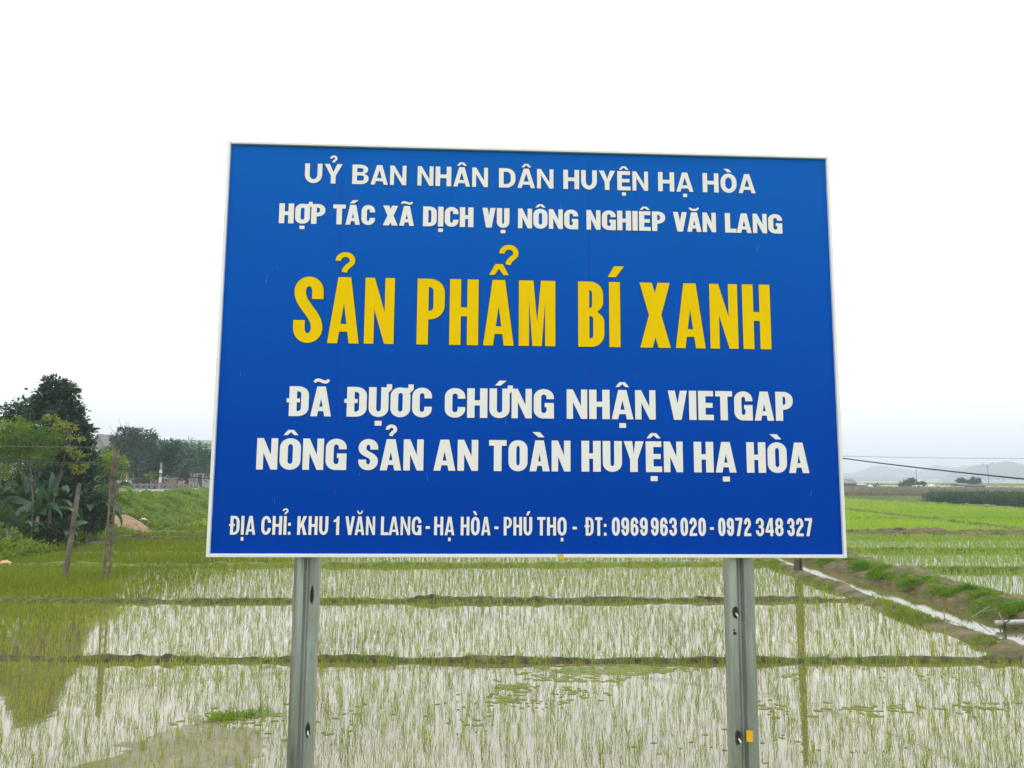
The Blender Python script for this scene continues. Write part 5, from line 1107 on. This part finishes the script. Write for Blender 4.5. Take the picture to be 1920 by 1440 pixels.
stuff('crops', [blades(np.stack([Xq, Yq, np.full(n_, .1)], 1)[fbm(Xq * .012, Yq * .012, 90) > .02], 5, .9, .4, .9, .5, 812)], MAT['weed'], 'low green crops on the far plain below the hills', 'crops')
def umbrella_tree(px, pyb, Y, blobs, label, seed):
    P = At(px, pyb, Y); b_ = np.array([P[0], Y, .05]); top = np.array(blobs[0][0])
    tree('spreading_tree', b_, [b_, (b_ + top) / 2 + [.15, 0, 0], top], [.18, .13, .07], blobs, 22, .42, .22, 'far_leaf', seed, label, 'tree', 'small trees on the far plain', limbs=3)
Yu = 215
umbrella_tree(1708, 915, Yu, [blob_px(1708, 902.5, Yu, 8, 5, 40), blob_px(1698, 907, Yu, 9, 4, 34), blob_px(1691, 911, Yu, 5, 3, 14)], 'wind shaped little tree with layered crown, left group on the far plain', 901)
umbrella_tree(1728, 915, Yu, [blob_px(1729, 907, Yu, 6, 3.5, 22), blob_px(1721, 909, Yu, 5, 3, 14)], 'low dark tree just right of the layered tree on the far plain', 902)
umbrella_tree(1802, 912, Yu, [blob_px(1802, 901.5, Yu, 9, 4.5, 40), blob_px(1812, 905, Yu, 8, 4.5, 34)], 'flat topped little tree above the dark shed on the far plain', 903)
umbrella_tree(1828, 912, Yu, [blob_px(1829, 901, Yu, 8, 5, 40), blob_px(1822, 906, Yu, 8, 5, 30)], 'round little tree joined to the right of the flat topped tree', 904)
umbrella_tree(1640, 916, Yu + 5, [blob_px(1640, 912, Yu + 5, 10, 4, 30), blob_px(1628, 913, Yu + 5, 8, 3.5, 24)], 'low bushy tree beside the grey shed on the far plain', 905)
# sheds, a house and tombs
def small_house(name, px, py, Y, w, h, d, wallm, roofm, label, cat, rise=.35):
    P = At(px, py, Y); r_ = empty(name, (P[0], Y, .0), random.uniform(-.3, .3)); tag(r_, label, cat)
    MB().box((0, 0, h / 2), (w, d, h)).build('wall', MAT[wallm], r_)
    zr = h + rise * w * .5
    MB().add([(-w / 2 - .25, -d / 2 - .3, h - .05), (w / 2 + .25, -d / 2 - .3, h - .05), (w / 2 + .25, 0, zr), (-w / 2 - .25, 0, zr), (-w / 2 - .25, d / 2 + .3, h - .05), (w / 2 + .25, d / 2 + .3, h - .05)], [(0, 1, 2, 3), (3, 2, 5, 4), (0, 3, 4), (1, 5, 2)]).build('roof', MAT[roofm], r_)
    MB().box((w * .15, -d / 2 - .03, h * .42), (w * .2, .06, h * .8)).build('door', MAT['wall_dark'], r_)
small_house('house', 1583, 915, 205, 4.6, 2.0, 4, 'wall_dark', 'roof_tile', 'small dark house with pitched roof at the right edge of the sign', 'house', .5)
small_house('shed', 1606, 915, 207, 3.8, 1.5, 3, 'wall_dark', 'wall_grey', 'low grey roofed shed right of the small dark house', 'shed', .2)
small_house('shed', 1820, 913, 212, 6.2, 1.5, 3, 'wall_dark', 'wall_dark', 'long low dark shed under the flat topped tree', 'shed', .12)
small_house('shed', 1800, 913, 213, 3.0, 1.8, 3, 'wall_dark', 'roof_tile', 'small brown roofed shed joined to the left of the long dark shed', 'shed', .2)
def tomb(px, py, Y, w, h, m_, label, style=0):
    w, h = w * .72, h * .78
    P = At(px, py, Y); r_ = empty('tomb', (P[0], Y, .0)); tag(r_, label, 'tomb', 'tombs and small shrines on the far plain')
    MB().box((0, 0, h * .3), (w, w * .8, h * .6)).build('base', MAT[m_], r_)
    if style == 0: MB().tube([(-w * .46, 0, h * .6), (-w * .3, 0, h * .9), (0, 0, h), (w * .3, 0, h * .9), (w * .46, 0, h * .6)], [w * .1, w * .3, w * .34, w * .3, w * .1], 8).build('vault', MAT[m_], r_, True)
    else:
        for s_ in (-1, 1): MB().box((s_ * w * .38, 0, h * .8), (w * .14, w * .14, h * .4)).build('pillar', MAT[m_], r_)
        MB().box((0, 0, h * 1.03), (w * 1.05, w * .5, h * .1), 0, .8).build('roof', MAT[m_], r_)
for args in [(1598, 919, 200, 1.5, 1.1, 'white', 'low white tomb in front of the small dark house', 1), (1607, 919, 200, 1.6, 1.2, 'white', 'low white tomb in front of the grey shed', 1), (1614, 919.5, 201, 1.2, 1.0, 'white', 'smallest white tomb right of the two near the grey shed', 1), (1632, 917, 203, 2.0, 1.6, 'white', 'domed white tomb beside the low bushy tree', 0), (1723, 913, 205, 2.2, 1.9, 'white', 'white pillared shrine under the low dark tree', 1), (1747, 915, 205, 2.6, 1.7, 'white', 'broad white tomb right of the layered tree', 0), (1771, 915, 204, 1.6, 1.7, 'white', 'pale narrow tomb left of the cream walls', 1), (1783, 914.5, 204, 2.2, 1.7, 'cream', 'leftmost cream coloured tomb below the dark sheds', 1), (1793, 914.5, 204, 2.0, 1.6, 'cream', 'middle cream coloured tomb below the dark sheds', 1), (1802, 914.5, 204, 2.2, 1.7, 'cream', 'rightmost cream coloured tomb below the dark sheds', 1), (1908, 920, 190, 1.2, 1.2, 'white', 'lone small white tomb beyond the maize at the right edge', 0)]: tomb(*args)
# far electricity poles
for q, (px, pyb, pyt, Y, lab) in enumerate([(1719, 904, 880, 420, 'thin electricity pole beyond the layered little tree'), (1854, 908, 872, 400, 'tall thin electricity pole beyond the maize at the right'), (1661, 903, 888, 900, 'faint electricity pole far off near the sign against the hills')]):
    P = At(px, pyb, Y); hh = At(px, pyt, Y)[2]; r_ = empty('electricity_pole', (P[0], Y, 0)); tag(r_, lab, 'utility pole', 'electricity poles on the far plain')
    MB().tube([(0, 0, 0), (0, 0, hh)], [.26, .15], 6).build('shaft', MAT['tower'], r_); MB().box((0, 0, hh - .5), (2.0, .15, .16)).build('crossarm', MAT['tower'], r_)
P = At(1741, 904, 900); r_ = empty('warehouse', (P[0], 900, 0)); tag(r_, 'long low white warehouse at the foot of the far hills', 'building'); MB().box((0, 0, 1.6), (26, 8, 3.2)).build('wall', MAT['white'], r_); MB().add([(-13.5, -4.5, 3.2), (13.5, -4.5, 3.2), (13.5, 0, 4.4), (-13.5, 0, 4.4), (-13.5, 4.5, 3.2), (13.5, 4.5, 3.2)], [(0, 1, 2, 3), (3, 2, 5, 4), (0, 3, 4), (1, 5, 2)]).build('roof', MAT['wall_grey'], r_)

# ------------------------------------------------------------------ haze
m, t, o = mat('haze'); pv = N(t, 'ShaderNodeVolumePrincipled'); pv.inputs['Color'].default_value = (.80, .91, 1.0, 1); pv.inputs['Density'].default_value = .00078; pv.inputs['Anisotropy'].default_value = .2
t.links.new(pv.outputs[0], o.inputs['Volume'])
hz = MB().box((0, 0, 34.4), (8600, 8600, 71.2)).build('haze', m); tag(hz, 'pale haze over the plain', 'haze', None, 'stuff')
